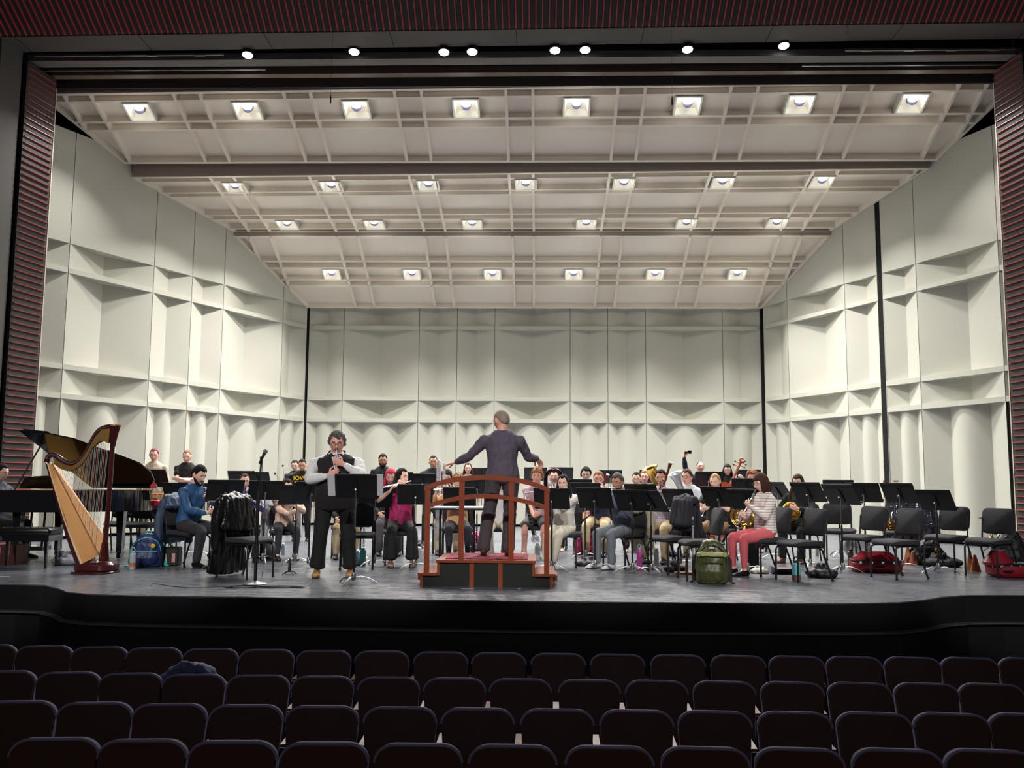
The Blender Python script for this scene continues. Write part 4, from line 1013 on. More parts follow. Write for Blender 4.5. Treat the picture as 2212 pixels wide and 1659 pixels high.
def along(mb,A,d,prof,seg=14):
    d=V(d).normalized(); mb.tube([V(A)+d*z for r,z in prof],[max(r,.0008) for r,z in prof],seg); return mb
BLKW=mat('grenadilla_black',(13,12,12),.28,spec=.6); SILV=mat('silver_keys',(228,230,236),.34,.75,var=.02); GOLDB=mat('gold_brass',(222,176,84),.16,1,var=.05); MAPLE=mat('bassoon_maple',(110,34,24),.22,coat=.6); WHT=mat('white_plastic',(236,236,232),.35)
def clarinet(p,label,d=(0,-.55,-1),L=.60,body=BLKW,bell=True):
    t=held('clarinet',p,label,'clarinet'); A=p['mouth']; d=V(d).normalized()
    mb=MB(); along(mb,A+d*.06,d,[(.011,0),(.014,.02),(.0125,.1),(.0125,.3),(.014,L-.16),(.018,L-.12),(.034,L-.065)]); mb.build('body',body,t,smooth=50)
    mb=MB(); along(mb,A-d*.008,d,[(.004,0),(.009,.03),(.0115,.07)],10); mb.build('mouthpiece',BLKW if body is BLKW else WHT,t)
    mb=MB(); f=V((0,-1,0)); f=(f-d*f.dot(d)).normalized(); x=V((1,0,0))
    for z in (.075,.145,.285,L-.16): along(mb,A+d*z,d,[(.0155,0),(.0155,.008)],12)
    for k in range(7): mb.ball(A+d*(.17+.045*k+(.03 if k>3 else 0))+f*.014,(.009,.009,.004),8,5)
    mb.tube([A+d*.13+f*.012+x*.009,A+d*(L-.17)+f*.014+x*.010],.0022,5); mb.tube([A+d*.3+f*.010-x*.011,A+d*(L-.16)+f*.012-x*.013],.0022,5)
    along(mb,A+d*(L-.008+.0),d,[(.035,-.006),(.036,.0)],16); mb.build('keywork',SILV,t); return t
def hold_clar(p0,d=(0,-.55,-1),z1=.22,z2=.40,side=.072,fw=.02):
    """arm targets for a clarinet hold, computed from a mouth position"""
    d=V(d).normalized(); a=V(p0)+d*z1; b=V(p0)+d*z2
    return dict(w=tuple(a+V((side,-.0-fw,-.045))),d=(-1,-.25,.45),pn=(0.0,1,.2),curl=.62,th=-1,pole=(1,.2,-1)),dict(w=tuple(b+V((-side,-.0-fw,-.045))),d=(1,-.25,.45),pn=(0,1,.2),curl=.62,th=1,pole=(-1,.2,-1))
def flute(p,label,d=(-1,-.12,-.12),L=.67):
    t=held('flute',p,label,'flute'); d=(p['M']@V(d)); d.z=-.14; d.normalize(); A=p['mouth']+p['M']@V((0,-.008,.004))-d*.09
    mb=MB(); along(mb,A,d,[(.0095,0),(.0095,L)],12); mb.build('tube',SILV,t,smooth=50)
    mb=MB(); mb.ball(A+d*.09+V((0,.004,.006)),(.013,.009,.006),8,6); 
    for k in range(11): mb.ball(A+d*(.26+.036*k)+V((0,-.004,.011)),(.0085,.0085,.004),8,5)
    mb.build('keywork',SILV,t); return t
def hold_flute(m,ly=0):
    m=V(m); Q=Matrix.Rotation(R_(ly),3,'Z'); return dict(w=tuple(m+Q@V((-.10,-.07,-.075))),d=tuple(Q@V((-.75,.15,.55))),pn=tuple(Q@V((0,1,.3))),curl=.6,th=-1,pole=(.7,0,-1)),dict(w=tuple(m+Q@V((-.36,-.00,-.13))),d=tuple(Q@V((.25,-.55,.75))),pn=tuple(Q@V((.3,-.2,-1))),curl=.5,th=1,pole=(-1,.3,-.8))
def bassoon(p,label,b=(-.26,.08,.40),top=(.18,-.20,1.46)):
    t=held('bassoon',p,label,'bassoon'); b,top=V(b),V(top); d=(top-b).normalized(); L=(top-b).length
    mb=MB(); along(mb,b,d,[(.026,0),(.030,.03),(.030,.42),(.028,.44)]); 
    x,y=frame(d,V((1,0,0)))
    along(mb,b+x*.018,d,[(.017,.40),(.019,.60),(.017,L-.30),(.019,L-.28),(.018,L-.10),(.026,L-.06),(.030,L-.02),(.030,L)]); along(mb,b-x*.018,d,[(.013,.40),(.014,.75),(.013,.85)]); mb.build('body',MAPLE,t,smooth=50)
    mb=MB(); mb.tube([b+x*.018+d*(L-.001)+ (x*math.cos(a*PI/9)+y*math.sin(a*PI/9))*.024 for a in range(18)],.008,8,closed=True); mb.build('bell_ring',WHT,t)
    mb=MB(); a=b-x*.018+d*.85; m=p['mouth']; mb.tube([a,a+d*.05,(a+m)/2+V((0,-.05,.04)),m+V((0,-.03,0)),m],[.006,.005,.004,.0035,.003],8)
    for z in (.02,.41,.6,.84,L-.29): along(mb,b,d,[(.034 if z<.45 else .03,z),(.034 if z<.45 else .03,z+.01)],14)
    for k in range(9): mb.ball(b-y*.03+d*(.1+.09*k),(.011,.011,.005),8,5)
    mb.tube([b-y*.031+d*.08,b-y*.031+d*.9],.003,5); mb.build('keywork',SILV,t); return t
def bell_tube(mb,pts,r0,r1,bell,d_bell,seg=18):
    n=len(pts); mb.tube(pts,[r0+(r1-r0)*(i/(n-1))**1.5 for i in range(n)],seg)
def flare(mb,A,d,r0,R,L,seg=26,t=.0):
    d=V(d).normalized(); x,y=frame(d,V((1,0,0))); vs=[];n=10
    prof=[(r0+(R-r0)*(k/n)**3.2,L*k/n) for k in range(n+1)]+[((R-.003)*1.0-(R-r0-.003)*(1-(1-k/n)**3.2),L-L*k/n) for k in range(n+1)]
    for r,z in prof:
        for k in range(seg):
            a=2*PI*k/seg; vs.append(V(A)+d*z+x*(max(r,.003)*math.cos(a))+y*(max(r,.003)*math.sin(a)))
    m=len(prof); mb.add(vs,[(i*seg+k,i*seg+(k+1)%seg,(i+1)*seg+(k+1)%seg,(i+1)*seg+k) for i in range(m-1) for k in range(seg)])
# ================================================================== the players
HORIZ=lambda x,Y:None
def mouth_of(pose='sit',look=(0,0),lean=0,shift=(0,0),hs=1.06):
    hz=.56 if pose=='sit' else .93; z=hz+.70
    M=Matrix.Rotation(R_(look[0]),3,'Z')@Matrix.Rotation(R_(look[1]),3,'X'); dz=z-hz
    H=V((shift[0]*dz,-.02-math.sin(R_(lean))*dz+shift[1]*dz-.012,z-(1-math.cos(R_(lean)))*dz)); lp=look[1]
    H=H+M@V((0,-.01,0))*(1 if lp<=5 else 1+lp/25)
    return H+M@V((0,-.100,-.060))*hs
def place(px,py,Y,yaw,pose,look=(0,0),lean=0,z0=0,shift=(0,0)):
    """root position and height so that the head appears at picture point px,py"""
    m=mouth_of(pose,look,lean,shift); hd=V((m.x,m.y,m.z))
    M=Matrix.Rotation(R_(look[0]),3,'Z')@Matrix.Rotation(R_(look[1]),3,'X'); hd=m-M@V((0,-.1,-.06))*1.06
    p=atY(px,py,Y); s=(p.z-z0)/hd.z; o=Matrix.Rotation(R_(yaw),3,'Z')@V((hd.x*s,hd.y*s,0))
    return (p.x-o.x,Y-o.y,z0),s*1.75
GP='seated and standing band members'
def player(label,px,py,Y,yaw,pose='sit',inst=None,chairlabel=None,ilabel=None,**k):
    loc,h=place(px,py,Y,yaw,pose,k.get('look',(0,0)),k.get('lean',0),k.pop('z0',0),k.get('shift',(0,0)))
    m=mouth_of(pose,k.get('look',(0,0)),k.get('lean',0),k.get('shift',(0,0)))
    idir=k.pop('idir',None); btop=k.pop('btop',(.18,-.20,1.50))
    if inst=='clarinet' and 'armL' not in k: k['armL'],k['armR']=hold_clar(m,idir or (0,-.55,-1))
    if inst=='flute' and 'armL' not in k: k['armL'],k['armR']=hold_flute(m,k.get('look',(0,0))[0])
    if inst=='bassoon' and 'armL' not in k:
        k['armL']=dict(w=(.16,-.24,1.02),d=(-.7,.1,.6),pn=(-.3,.9,0),curl=.6,th=-1,pole=(1,.2,-1)); k['armR']=dict(w=(-.24,-.16,.62),d=(.6,-.1,.6),pn=(.3,.9,0),curl=.6,th=1,pole=(-1,.4,-.6))
    p=person(label,loc,yaw,pose,h=h,**k)
    if inst=='clarinet': clarinet(p,ilabel,idir or (0,-.55,-1))
    if inst=='flute': flute(p,ilabel)
    if inst=='bassoon': bassoon(p,ilabel,top=btop)
    if chairlabel:
        c=chair(loc[0],loc[1],yaw,chairlabel); c.scale=(h/1.75+.0,)*3 if abs(h-1.75)>.2 else (1,1,1)
    p['loc']=loc; return p
K=cloth
black=K('black',(20,20,22)); charcoal=K('charcoal',(48,47,52)); navy=K('navy',(28,34,58)); khaki=K('khaki',(196,176,140)); white=K('white',(226,226,226)); cream=K('cream',(214,206,188)); beige=K('beige',(206,188,158))
blue=K('blue_shirt',(38,84,132),.6); purple=K('purple',(52,34,116),.45,sheen=.5); peach=K('peach',(216,184,164)); magenta=K('magenta',(166,22,92),.6); grey=K('grey_sweater',(62,64,72)); dkgrey=K('dark_grey',(52,52,58)); lilac=K('lilac_check',(198,192,208))
bshoe=mat('black_shoe',(14,14,15),.35); wshoe=mat('white_shoe',(226,226,226),.5); brshoe=mat('brown_shoe',(88,50,34),.45); tanshoe=mat('tan_sneaker',(176,128,72),.6,var=.5,scale=30)
STR=stripes_mat('striped_knit',(226,222,218),(176,140,140),(2,),28,.28,.9)
CHK=stripes_mat('checked_cotton',(206,202,216),(130,120,150),(0,2),32,.15,.85)
# soloist
pS=mouth_of('stand',(4,14)); idir=(.06,-.42,-1)
aL,aR=hold_clar(pS,idir,.15,.30,.10,.03); aL['pole']=(1,-.15,-.7); aR['pole']=(-1,-.15,-.7)
loc,h=place(728,957,11.16,6,'stand',(4,14))
SO=person('standing clarinet soloist in black vest, white shirt and black trousers with wavy grey-black hair',loc,6,'stand',h=h,wd=1.42,dp=1.55,skin='pink',hair=('wavy','grey'),shirt=white,pants=black,pl='wide',shoes=tanshoe,look=(4,14),glasses='dark',beard='stache',closed=True,armL=aL,armR=aR,legL=dict(a=(.20,-.02,.085)),legR=dict(a=(-.20,-.04,.085)),vox=.006,collar=white,seed=3,shirt_low=.98,hscale=1.16,handsz=1.08)
t=held('clarinet',SO,'silvery white clarinet played by the soloist','clarinet'); A=SO['mouth']; d=V(idir).normalized()
mb=MB(); along(mb,A+d*.05,d,[(.011,0),(.015,.02),(.014,.2),(.015,.34),(.020,.38),(.034,.44)]); mb.build('body',mat('silver_white_clarinet',(220,220,224),.25,.5),t,smooth=50)
mb=MB(); along(mb,A-d*.008,d,[(.004,0),(.010,.03),(.012,.06)],10); mb.build('mouthpiece',WHT,t)
mb=MB(); f=V((0,-1,0)); f=(f-d*f.dot(d)).normalized()
for k in range(9): mb.ball(A+d*(.09+.032*k)+f*.016,(.009,.009,.005),8,5)
mb.tube([A+d*.08+f*.014+V((.01,0,0)),A+d*.40+f*.016+V((.012,0,0))],.0025,5); mb.build('keywork',SILV,t)
def vest(P,wd,dp,m_,name='vest',hz=.93,add=.030,z0=-.05,col=True,sleeves=False):
    mb=MB(); rows=[(hz+z0-.04,.158,.112),(hz+.04,.158,.116),(hz+.12,.152,.118),(hz+.22,.146,.110),(hz+.34,.160,.120),(hz+.44,.172,.114),(hz+.50,.150,.092),(hz+.535,.10,.07)]
    up=P['up']; pts=[];rr=[]
    for z,a,b in rows:
        g=math.exp(-((z-hz-.12)/.16)**2); pts.append(up(0,-(dp-1)*.05*g,z)); rr.append((a*wd+add,b*(1+(dp-1)*g)*(.5+.5*wd)+add))
    mb.tube(pts,rr,22,ref=V((1,0,0)),round_=True); o=remesh(mb,name,m_,P['root'],.011,4,fold=.004,seed=9)
    if col:
        mb=MB(); c=up(0,0,hz+.56)
        for sg in (-1,1): mb.tube([c+V((0,.085,.02)),c+V((sg*.095,.03,.015)),c+V((sg*.105,-.06,-.02)),c+V((sg*.055,-.15,-.09))],[(.012,.035)]*3+[(.010,.02)],8,ref=V((sg,0,0)),round_=True)
        mb.build('vest_collar',m_,P['root'],smooth=60)
        mb=MB(); mb.tube([c+V((0,-.135,-.04)),c+V((0,-.165,-.12)),c+V((0,-.185,-.2))],[(.050,.012),(.030,.012),(.006,.008)],8,ref=V((1,0,0))); mb.build('shirt_front',white,P['root'],smooth=60)
    return o
vest(SO,1.42,1.55,mat('fleece_vest_black',(34,30,34),.95,bump=.3,bscale=200))
# conductor
pz=zt+.012
fx=atY(1090,1040,10.72).x; sC=(atY(1085,908,10.75).z-pz)/1.63
Cl=(atY(1086,1000,10.75).x,10.75,pz)
def cw(px,py,Y): # world picture point -> conductor local
    p=atY(px,py,Y); v=(p-V(Cl)); v=Matrix.Rotation(-R_(180),3,'Z')@v; return tuple(v/sC)
CO=person('conductor seen from behind in dark grey sweater with both arms spread wide',Cl,180,'stand',h=sC*1.75,wd=1.14,dp=1.12,skin='pink',hair=('recede','salt'),shirt=K('conductor_sweater',(92,84,100),.8,bump=.2),pants=K('conductor_trousers',(72,66,72),.8),pl='straight',shoes=brshoe,look=(38,8),glasses='metal',
  armL=dict(w=cw(984,999,10.95),d=(1,-.15,-.25),pn=(.2,.0,-1),curl=.35,th=-1,pole=(.2,.5,-.8),point=True),armR=dict(w=cw(1160,990,11.12),d=(-.35,-.6,-.45),pn=(.1,.3,-1),curl=.5,th=1,pole=(-.15,.2,-1)),
  legL=dict(a=(.225,.0,.085)),legR=dict(a=(-.07,-.02,.085)),vox=.006,seed=11,shift=(.02,0),hscale=1.16,handsz=1.05)
# left side
player('bearded clarinettist in bright blue shirt, seated in profile beside the piano',430,1026,12.3,62,'sit','clarinet','padded chair under the clarinettist in blue, blue jacket on its back','black clarinet of the man in the blue shirt',idir=(.1,-.34,-1),wd=1.04,skin='fair',hair=('quiff','dark'),shirt=blue,pants=charcoal,shoes=bshoe,look=(0,22),lean=10,beard='full',vox=.007,seed=2,collar=blue,legR=dict(a=(-.13,-.34,.085)))
player('seated player with purple satin top, glasses and pulled-back hair',528,1040,13.3,26,'sit','clarinet','padded chair under the purple-top player','black clarinet of the purple-top player',idir=(.12,-.5,-1),skin='fair',hair=('bun','brown'),shirt=purple,pants=black,shoes=bshoe,look=(0,8),glasses='dark',seed=4)
player('seated clarinettist with long straight black hair and peach hooded sweatshirt',621,1051,13.5,24,'sit','clarinet','padded chair with a white jacket under the peach-hoodie player','black clarinet of the long-haired player in peach',idir=(.1,-.6,-.8),skin='fair',hair=('long','black'),shirt=peach,pants=K('leggings',(44,42,52)),pl='tight',shoes=bshoe,look=(4,20),lean=14,seed=5)
pB=player('standing percussionist in black sweatshirt with yellow lettering, looking down',653,1004,17.4,10,'stand',wd=1.16,skin='tan',hair=('crop','black'),shirt=black,pants=black,shoes=bshoe,look=(0,22),lean=14,seed=6,vox=.010)
player('dark-haired man in glasses half hidden behind the yellow-lettered sweatshirt',637,1006,19.2,5,'stand',skin='fair',hair=('short','dark'),shirt=charcoal,pants=black,look=(0,10),glasses='dark',seed=7,vox=.011)
player('standing woman with dyed red hair and cream shirt behind a tall stand',333,983,16.6,8,'stand',skin='fair',hair=('bun','redd'),shirt=K('cream_shirt',(206,194,170)),pants=K('cream_trousers',(190,176,150)),shoes=bshoe,look=(6,14),seed=8,collar=K('cream_shirt',(206,194,170)),vox=.009)
player('standing man in black polo shirt with folded arms at the back left',404,986,17.9,14,'stand',skin='fair',hair=('crop','ginger'),shirt=black,sleeve='short',pants=black,shoes=bshoe,look=(-4,16),armL=dict(w=(-.08,-.22,1.18),d=(-1,-.1,.1),pn=(0,1,0),pole=(1,-.2,-1),curl=.3),armR=dict(w=(.08,-.24,1.14),d=(1,-.1,.1),pn=(0,1,0),pole=(-1,-.2,-1),curl=.3),seed=9,vox=.009)
pp_=player('pianist with glasses cut by the left picture edge, facing the keyboard',3,1021,13.25,82,'sit',skin='fair',hair=('short','dark'),shirt=K('grey_blue_top',(70,76,92)),pants=black,shoes=bshoe,look=(0,12),glasses='dark',armL=dict(w=(.2,-.36,.78),d=(0,-1,-.1),pn=(0,0,-1),curl=.4,pole=(1,.2,-.6)),armR=dict(w=(-.2,-.36,.78),d=(0,-1,-.1),pn=(0,0,-1),curl=.4,pole=(-1,.2,-.6)),seed=10)
player('standing bearded man in black sweater and glasses, left of centre',827,994,17.8,8,'stand',skin='warm',hair=('short','black'),shirt=black,pants=black,shoes=bshoe,look=(4,12),beard='full',glasses='dark',seed=12,vox=.009)
player('seated player with bright pink hair, face hidden by a stand',844,1029,14.6,8,'sit',None,'padded chair of the pink-haired player',skin='fair',hair=('fringe','pink'),shirt=charcoal,pants=K('grey_trousers',(86,82,88)),shoes=bshoe,look=(0,24),lean=8,seed=13,vox=.010)
player('seated flutist with long wavy dark hair, magenta blouse and black trousers',868,1031,12.9,12,'sit','flute','padded chair under the flutist in magenta','silver flute of the woman in magenta',skin='fair',hair=('mid','dark'),shirt=magenta,sleeve='short',pants=black,pl='wide',shoes=mat('nude_flats',(206,150,128),.5),look=(44,4),seed=14,vox=.007)
player('seated player hidden behind the soloist with khaki trousers',752,1040,14.0,10,'sit',None,'padded chair behind the soloist',skin='fair',hair=('short','brown'),shirt=black,pants=khaki,shoes=bshoe,seed=15,vox=.011)
player('tall standing man with short dark hair and dark zip jacket, at a stand',936,998,16.8,6,'stand',wd=1.12,skin='tan',hair=('crop','black'),shirt=K('zip_jacket',(34,34,38)),pants=charcoal,shoes=bshoe,look=(2,8),armR=dict(w=(-.12,-.3,1.08),d=(.4,-1,0),pn=(0,0,-1),pole=(-1,.2,-.6),curl=.3),seed=16,vox=.009)
player('standing woman with long brown hair seen just left of the conductor',1011,1012,18.4,4,'stand',skin='fair',hair=('long','brown'),shirt=cream,pants=black,look=(0,6),seed=17,vox=.010)
pC=player('dark-haired player partly hidden behind the tall silver low clarinet',965,1032,15.0,8,'sit',None,'padded chair of the low clarinet player',skin='fair',hair=('wavy','dark'),shirt=black,pants=beige,shoes=bshoe,look=(-10,10),glasses='dark',seed=18,vox=.010)
player('seated flutist with frizzy blond hair and peach sweater behind the podium rail',989,1040,13.7,8,'sit','flute','padded chair under the peach-sweater flutist','silver flute of the frizzy-haired player',skin='fair',hair=('curly','blond'),shirt=K('peach_sweater',(206,160,120)),pants=K('leggings',(44,42,52)),pl='tight',shoes=bshoe,look=(0,12),seed=19,vox=.008)
player('seated player behind the conductor with wide cream trousers',1078,1043,14.1,0,'sit',None,'padded chair behind the conductor',skin='fair',hair=('long','brown'),shirt=white,pants=cream,pl='wide',shoes=wshoe,seed=20,vox=.010)
player('seated player with curly light-brown hair, right of the conductor',1160,1029,14.6,-6,'sit',None,'padded chair of the curly-haired player',skin='pink',hair=('curly','ginger'),shirt=K('mauve_tee',(170,140,150)),sleeve='short',pants=K('olive_grey',(70,68,66)),pl='shorts',shoes=wshoe,look=(0,4),seed=21,armL=dict(w=(.10,-.32,.86),d=(-.6,-.3,.5),pn=(0,1,0),curl=.6,th=-1,pole=(1,.2,-1)),armR=dict(w=(.0,-.34,.60),d=(.6,-.3,.5),pn=(0,1,0),curl=.6,pole=(-1,.2,-1)))
pT=player('tuba player whose face is framed by the dark bell and valves',1197,1031,16.0,-4,'sit',None,'padded chair of the tuba player',skin='fair',hair=('short','dark'),shirt=black,pants=black,seed=22,vox=.011)
player('seated flutist with dark shoulder-length hair, all in white and cream',1217,1044,12.8,-14,'sit','flute','padded chair under the woman in white','silver flute of the woman in white',skin='fair',hair=('mid','black'),shirt=K('white_blouse',(226,222,214)),pants=cream,pl='wide',shoes=wshoe,look=(-2,8),seed=23,vox=.007,legL=dict(a=(-.10,-.44,.10)))
player('seated man with tousled dark hair and glasses in the rear brass row',1266,1025,17.0,-6,'sit',None,'padded chair of the tousled-haired man',skin='fair',hair=('wavy','dark'),shirt=charcoal,pants=black,look=(0,10),glasses='dark',seed=24,vox=.010)
player('seated bassoonist with reddish-blond hair, glasses and khaki trousers',1293,1035,14.9,-12,'sit','bassoon','padded chair under the reddish-blond bassoonist','red-brown bassoon of the reddish-blond man',btop=(.17,-.24,1.34),skin='pink',hair=('short','ginger'),shirt=navy,sleeve='short',pants=khaki,shoes=bshoe,look=(6,4),glasses='dark',wd=1.05,seed=25)
player('bearded seated man with glasses, dark grey sweater and grey jeans, leaning left',1334,1042,12.7,-50,'sit','flute','padded chair with a beige jacket under the bearded man','small dark flute-like pipe of the bearded man',wd=1.06,skin='warm',hair=('quiff','grey'),shirt=K('colour_block_sweater',(92,98,114)),pants=K('grey_jeans',(116,122,130),.8),shoes=wshoe,look=(20,10),lean=8,beard='full',glasses='metal',seed=26,vox=.007)
player('seated man with straight black hair and thin glasses behind a wide stand',1375,1035,15.9,-12,'sit',None,'padded chair of the black-haired man',skin='fair',hair=('crop','black'),shirt=charcoal,pants=black,look=(0,10),glasses='metal',seed=27,vox=.010)
player('barely visible player behind the brass bell',1392,1031,18.2,-8,'sit',None,'padded chair of the barely visible player',skin='pink',hair=('short','ginger'),shirt=black,pants=black,glasses='dark',seed=28,vox=.011)
player('seated bassoonist in checked lilac shirt and khaki trousers',1428,1033,13.7,-24,'sit','bassoon','padded chair under the checked-shirt bassoonist','dark red bassoon of the checked-shirt man',wd=1.08,skin='tan',hair=('short','dark'),shirt=CHK,pants=khaki,shoes=bshoe,look=(6,6),seed=29,collar=lilac,vox=.007)
pE=player('seated horn player with glasses and pale grey shirt holding a silver euphonium',1484,1031,15.0,-34,'sit',None,'padded chair of the euphonium player',wd=1.22,dp=1.2,skin='pink',hair=('short','brown'),shirt=K('pale_grey_shirt',(196,198,202)),pants=beige,shoes=bshoe,look=(0,4),glasses='dark',seed=30,collar=K('pale_grey_shirt',(196,198,202)))
player('seated player with braided blond hair, dark tee and rust shorts',1545,1040,13.9,-30,'sit','clarinet','padded chair of the braided-hair player','black oboe-like clarinet of the braided-hair player',idir=(-.1,-.62,-.8),skin='fair',hair=('bun','blond'),shirt=K('dark_tee',(34,36,36)),sleeve='short',pants=K('tan_shorts',(150,120,88)),pl='shorts',shoes=brshoe,look=(0,16),seed=31)
pPh=player('standing man in dark jacket holding up a phone to take a picture',1513,1009,18.8,6,'stand',wd=1.12,skin='pink',hair=('recede','dark'),shirt=K('dark_blue_jacket',(34,40,58)),pants=black,shoes=bshoe,look=(0,-6),glasses='dark',armR=dict(w=(-.40,-.16,1.86),d=(.3,-.1,1),pn=(0,-1,0),curl=.5,pole=(-1,.1,-.4)),seed=32,vox=.010)
pD=player('bass player with dark shoulder-length hair and glasses behind the double bass',1571,1015,17.6,-10,'stand',skin='fair',hair=('fringe','black'),shirt=black,sleeve='short',pants=black,shoes=bshoe,look=(4,12),glasses='dark',armL=dict(w=(.34,-.26,1.42),d=(-.6,-.4,.6),pn=(0,1,0),curl=.6,pole=(1,.1,-1)),seed=33,vox=.010)
player('seated player with curly strawberry-blond hair behind the striped sweater',1625,1031,16.2,-16,'sit',None,'padded chair of the strawberry-blond player',skin='pink',hair=('curly','ginger'),shirt=navy,pants=black,look=(0,12),seed=34,vox=.011)
player('seated woman in striped sweater and pink trousers with brown bob and glasses',1644,1043,11.9,-72,'sit','clarinet','padded chair under the woman in the striped sweater','black clarinet of the striped-sweater woman',idir=(-.05,-.55,-1),wd=1.06,skin='fair',hair=('bob','brown'),shirt=STR,pants=K('pink_trousers',(206,96,104)),pl='tight',shoes=bshoe,look=(6,16),glasses='metal',seed=35,vox=.0065)
pH=player('seated horn player with very long brown hair and dark green sweater',1724,1042,14.0,-34,'sit',None,'padded chair of the horn player',skin='fair',hair=('fringe','brown'),shirt=K('dark_green_sweater',(34,42,42)),pants=black,shoes=brshoe,look=(0,14),seed=36,armL=dict(w=(.10,-.36,.84),d=(-.8,-.3,.2),pn=(0,1,0),curl=.6,th=-1,pole=(1,.2,-1)),armR=dict(w=(-.20,-.20,.68),d=(.4,-.8,.1),pn=(.6,0,0),curl=.4,pole=(-1,.3,-1)))
# lettering on the black sweatshirt
def text(body,name,size,m_,parent,M4,ext=.003):
    c=bpy.data.curves.new(name,'FONT'); c.body=body; c.size=size; c.align_x='CENTER'; c.align_y='CENTER'; c.extrude=ext
    o=bpy.data.objects.new(name,c); C.objects.link(o); dg=bpy.context.evaluated_depsgraph_get(); me=bpy.data.meshes.new_from_object(o.evaluated_get(dg)); bpy.data.objects.remove(o)
    me.name=name; me.materials.clear(); me.materials.append(m_); q=bpy.data.objects.new(name,me); C.objects.link(q); q.parent=parent; q.matrix_local=M4; return q
gold=mat('gold_print',(250,200,30),.6,var=.03)
for body,sz,dz in (('IOWA',.125,.40),):
    q=pB['up'](0,-.165,.93+dz); text(body,'lettering',sz,gold,pB['root'],Matrix.Translation(q)@Matrix.Rotation(R_(90-14),4,'X'),.012)
mb=MB(); r_=random.Random(5); x_=-.15
while x_<.15:
    w_=r_.uniform(.010,.022); mb.box((x_+w_/2,0,r_.uniform(-.004,.004)),(w_,.008,r_.uniform(.022,.042))); x_+=w_+.004
o=mb.build('printed_second_line',mat('worn_gold_print',(210,160,50),.6,var=.4,scale=60),pB['root']); o.location=pB['up'](0,-.168,.93+.315); o.rotation_euler=(R_(-14),0,0)
# --- other instruments
# low clarinet: tall silver tubes
q=atY(952,1060,14.3); t=thing('contrabass_clarinet','tall looped silver low clarinet standing above the podium rail','clarinet',(q.x,14.3,0))
zt1=atY(947,998,14.3).z; zt2=atY(960,1008,14.3).z; zb1=.35
mb=MB()
for dx,zt_,r in ((-.052,zt1-.06,.021),(-.012,zt1-.03,.018),(.050,zt2-.02,.021)): mb.tube([(dx,0,zb1),(dx,0,zt_)],r,12)
mb.tube([(-.052,0,zt1-.06),(-.05,0,zt1+.0),(-.03,0,zt1+.03),(-.012,0,zt1-.0),(-.012,0,zt1-.04)],.018,10); mb.tube([(-.012,0,zb1),(.0,0,zb1-.06),(.03,0,zb1-.06),(.05,0,zb1)],.02,10)
mb.tube([(.05,0,zt2-.02),(.055,-.01,zt2+.03),(.03,-.04,zt2+.06)],[.02,.014,.008],10); mb.build('tubing',SILV,t,smooth=60)
mb=MB(); mb.tube([(.01,0,zb1-.07),(.01,0,0)],.007,6); mb.build('floor_peg',CHROME,t)
mb=MB()
for k in range(14): mb.ball((-.052+(.1 if k%2 else 0),-.022,zb1+.1+.065*k),(.018,.018,.008),10,6)
mb.tube([(-.078,-.01,zb1+.1),(-.078,-.01,zt1-.1)],.004,5); mb.tube([(.02,-.02,zb1+.1),(.02,-.02,zt1-.15)],.004,5); mb.build('keywork',CHROME,t)
# bass clarinet of the curly player
q=atY(1146,1120,14.0); t=thing('bass_clarinet','black bass clarinet with silver bell between the rail and the woman in white','clarinet',(q.x,14.0,0))
mb=MB(); a=atY(1136,1080,14.0); a=V((a.x-q.x,0,a.z)); b_=V((.05,0,.36)); mb.tube([a,b_],.024,12); mb.build('body',BLKW,t,smooth=50)
mb=MB(); mb.tube([b_,b_+V((.01,-.02,-.06)),b_+V((.02,-.09,-.09))],[.024,.028,.03],12); flare(mb,b_+V((.02,-.06,-.085)),V((.1,-1,.35)),.03,.07,.10); mb.build('bell',SILV,t,smooth=60); mb=MB(); mb.tube([a,a+V((-.02,0,.08)),a+V((-.0,.05,.12))],[.014,.012,.008],8)
mb.build('neck',SILV,t,smooth=60); mb=MB()
for k in range(8): mb.ball(a.lerp(b_,.1+.1*k)+V((-.0,-.026,0)),(.016,.016,.006),8,5)
mb.build('keywork',CHROME,t,smooth=60)
def tuba(name,label,x,y,Y,R,m_,tilt,bodyz=.95,tl=.62,w_=.22,yaw=0):
    p=atY(x,y,Y); t=thing(name,label,'tuba',(p.x,Y,0),R_(yaw)); A=V((0,0,p.z)); d=V(tilt).normalized()
    mb=MB(); flare(mb,A-d*.30,d,.055,R,.30); mb.tube([A-d*.30,A-d*tl,A-d*(tl+.15)+V((.06,0,-.03)),A-d*(tl+.1)+V((w_,0,-.02)),A-d*.45+V((w_,0,0)),A-d*.38+V((w_*.6,0,0))],[.054,.045,.04,.03,.022,.02],14); mb.build('body',m_,t,smooth=70)
    mb=MB()
    for k in range(3): mb.tube([A-d*.62+V((w_*.35+.045*k,-.08,0)),A-d*.38+V((w_*.35+.045*k,-.08,0))],.018,10)
    for k in range(3): mb.tube([A-d*(.6-.05*k)+V((w_*.3,-.07,0)),A-d*(.6-.05*k)+V((w_*1.1,-.07,0)),A-d*(.55-.05*k)+V((w_*1.1,-.07,0)),A-d*(.55-.05*k)+V((w_*.3,-.07,0))],.009,8)
    mb.build('valves',SILV,t,smooth=60); return t
DLB=mat('dark_lacquer_brass',(60,40,42),.15,.9); q=atY(1196,1030,15.5); t=thing('tuba','dark tuba whose rounded top bow frames the player face','tuba',(q.x,15.5,0))
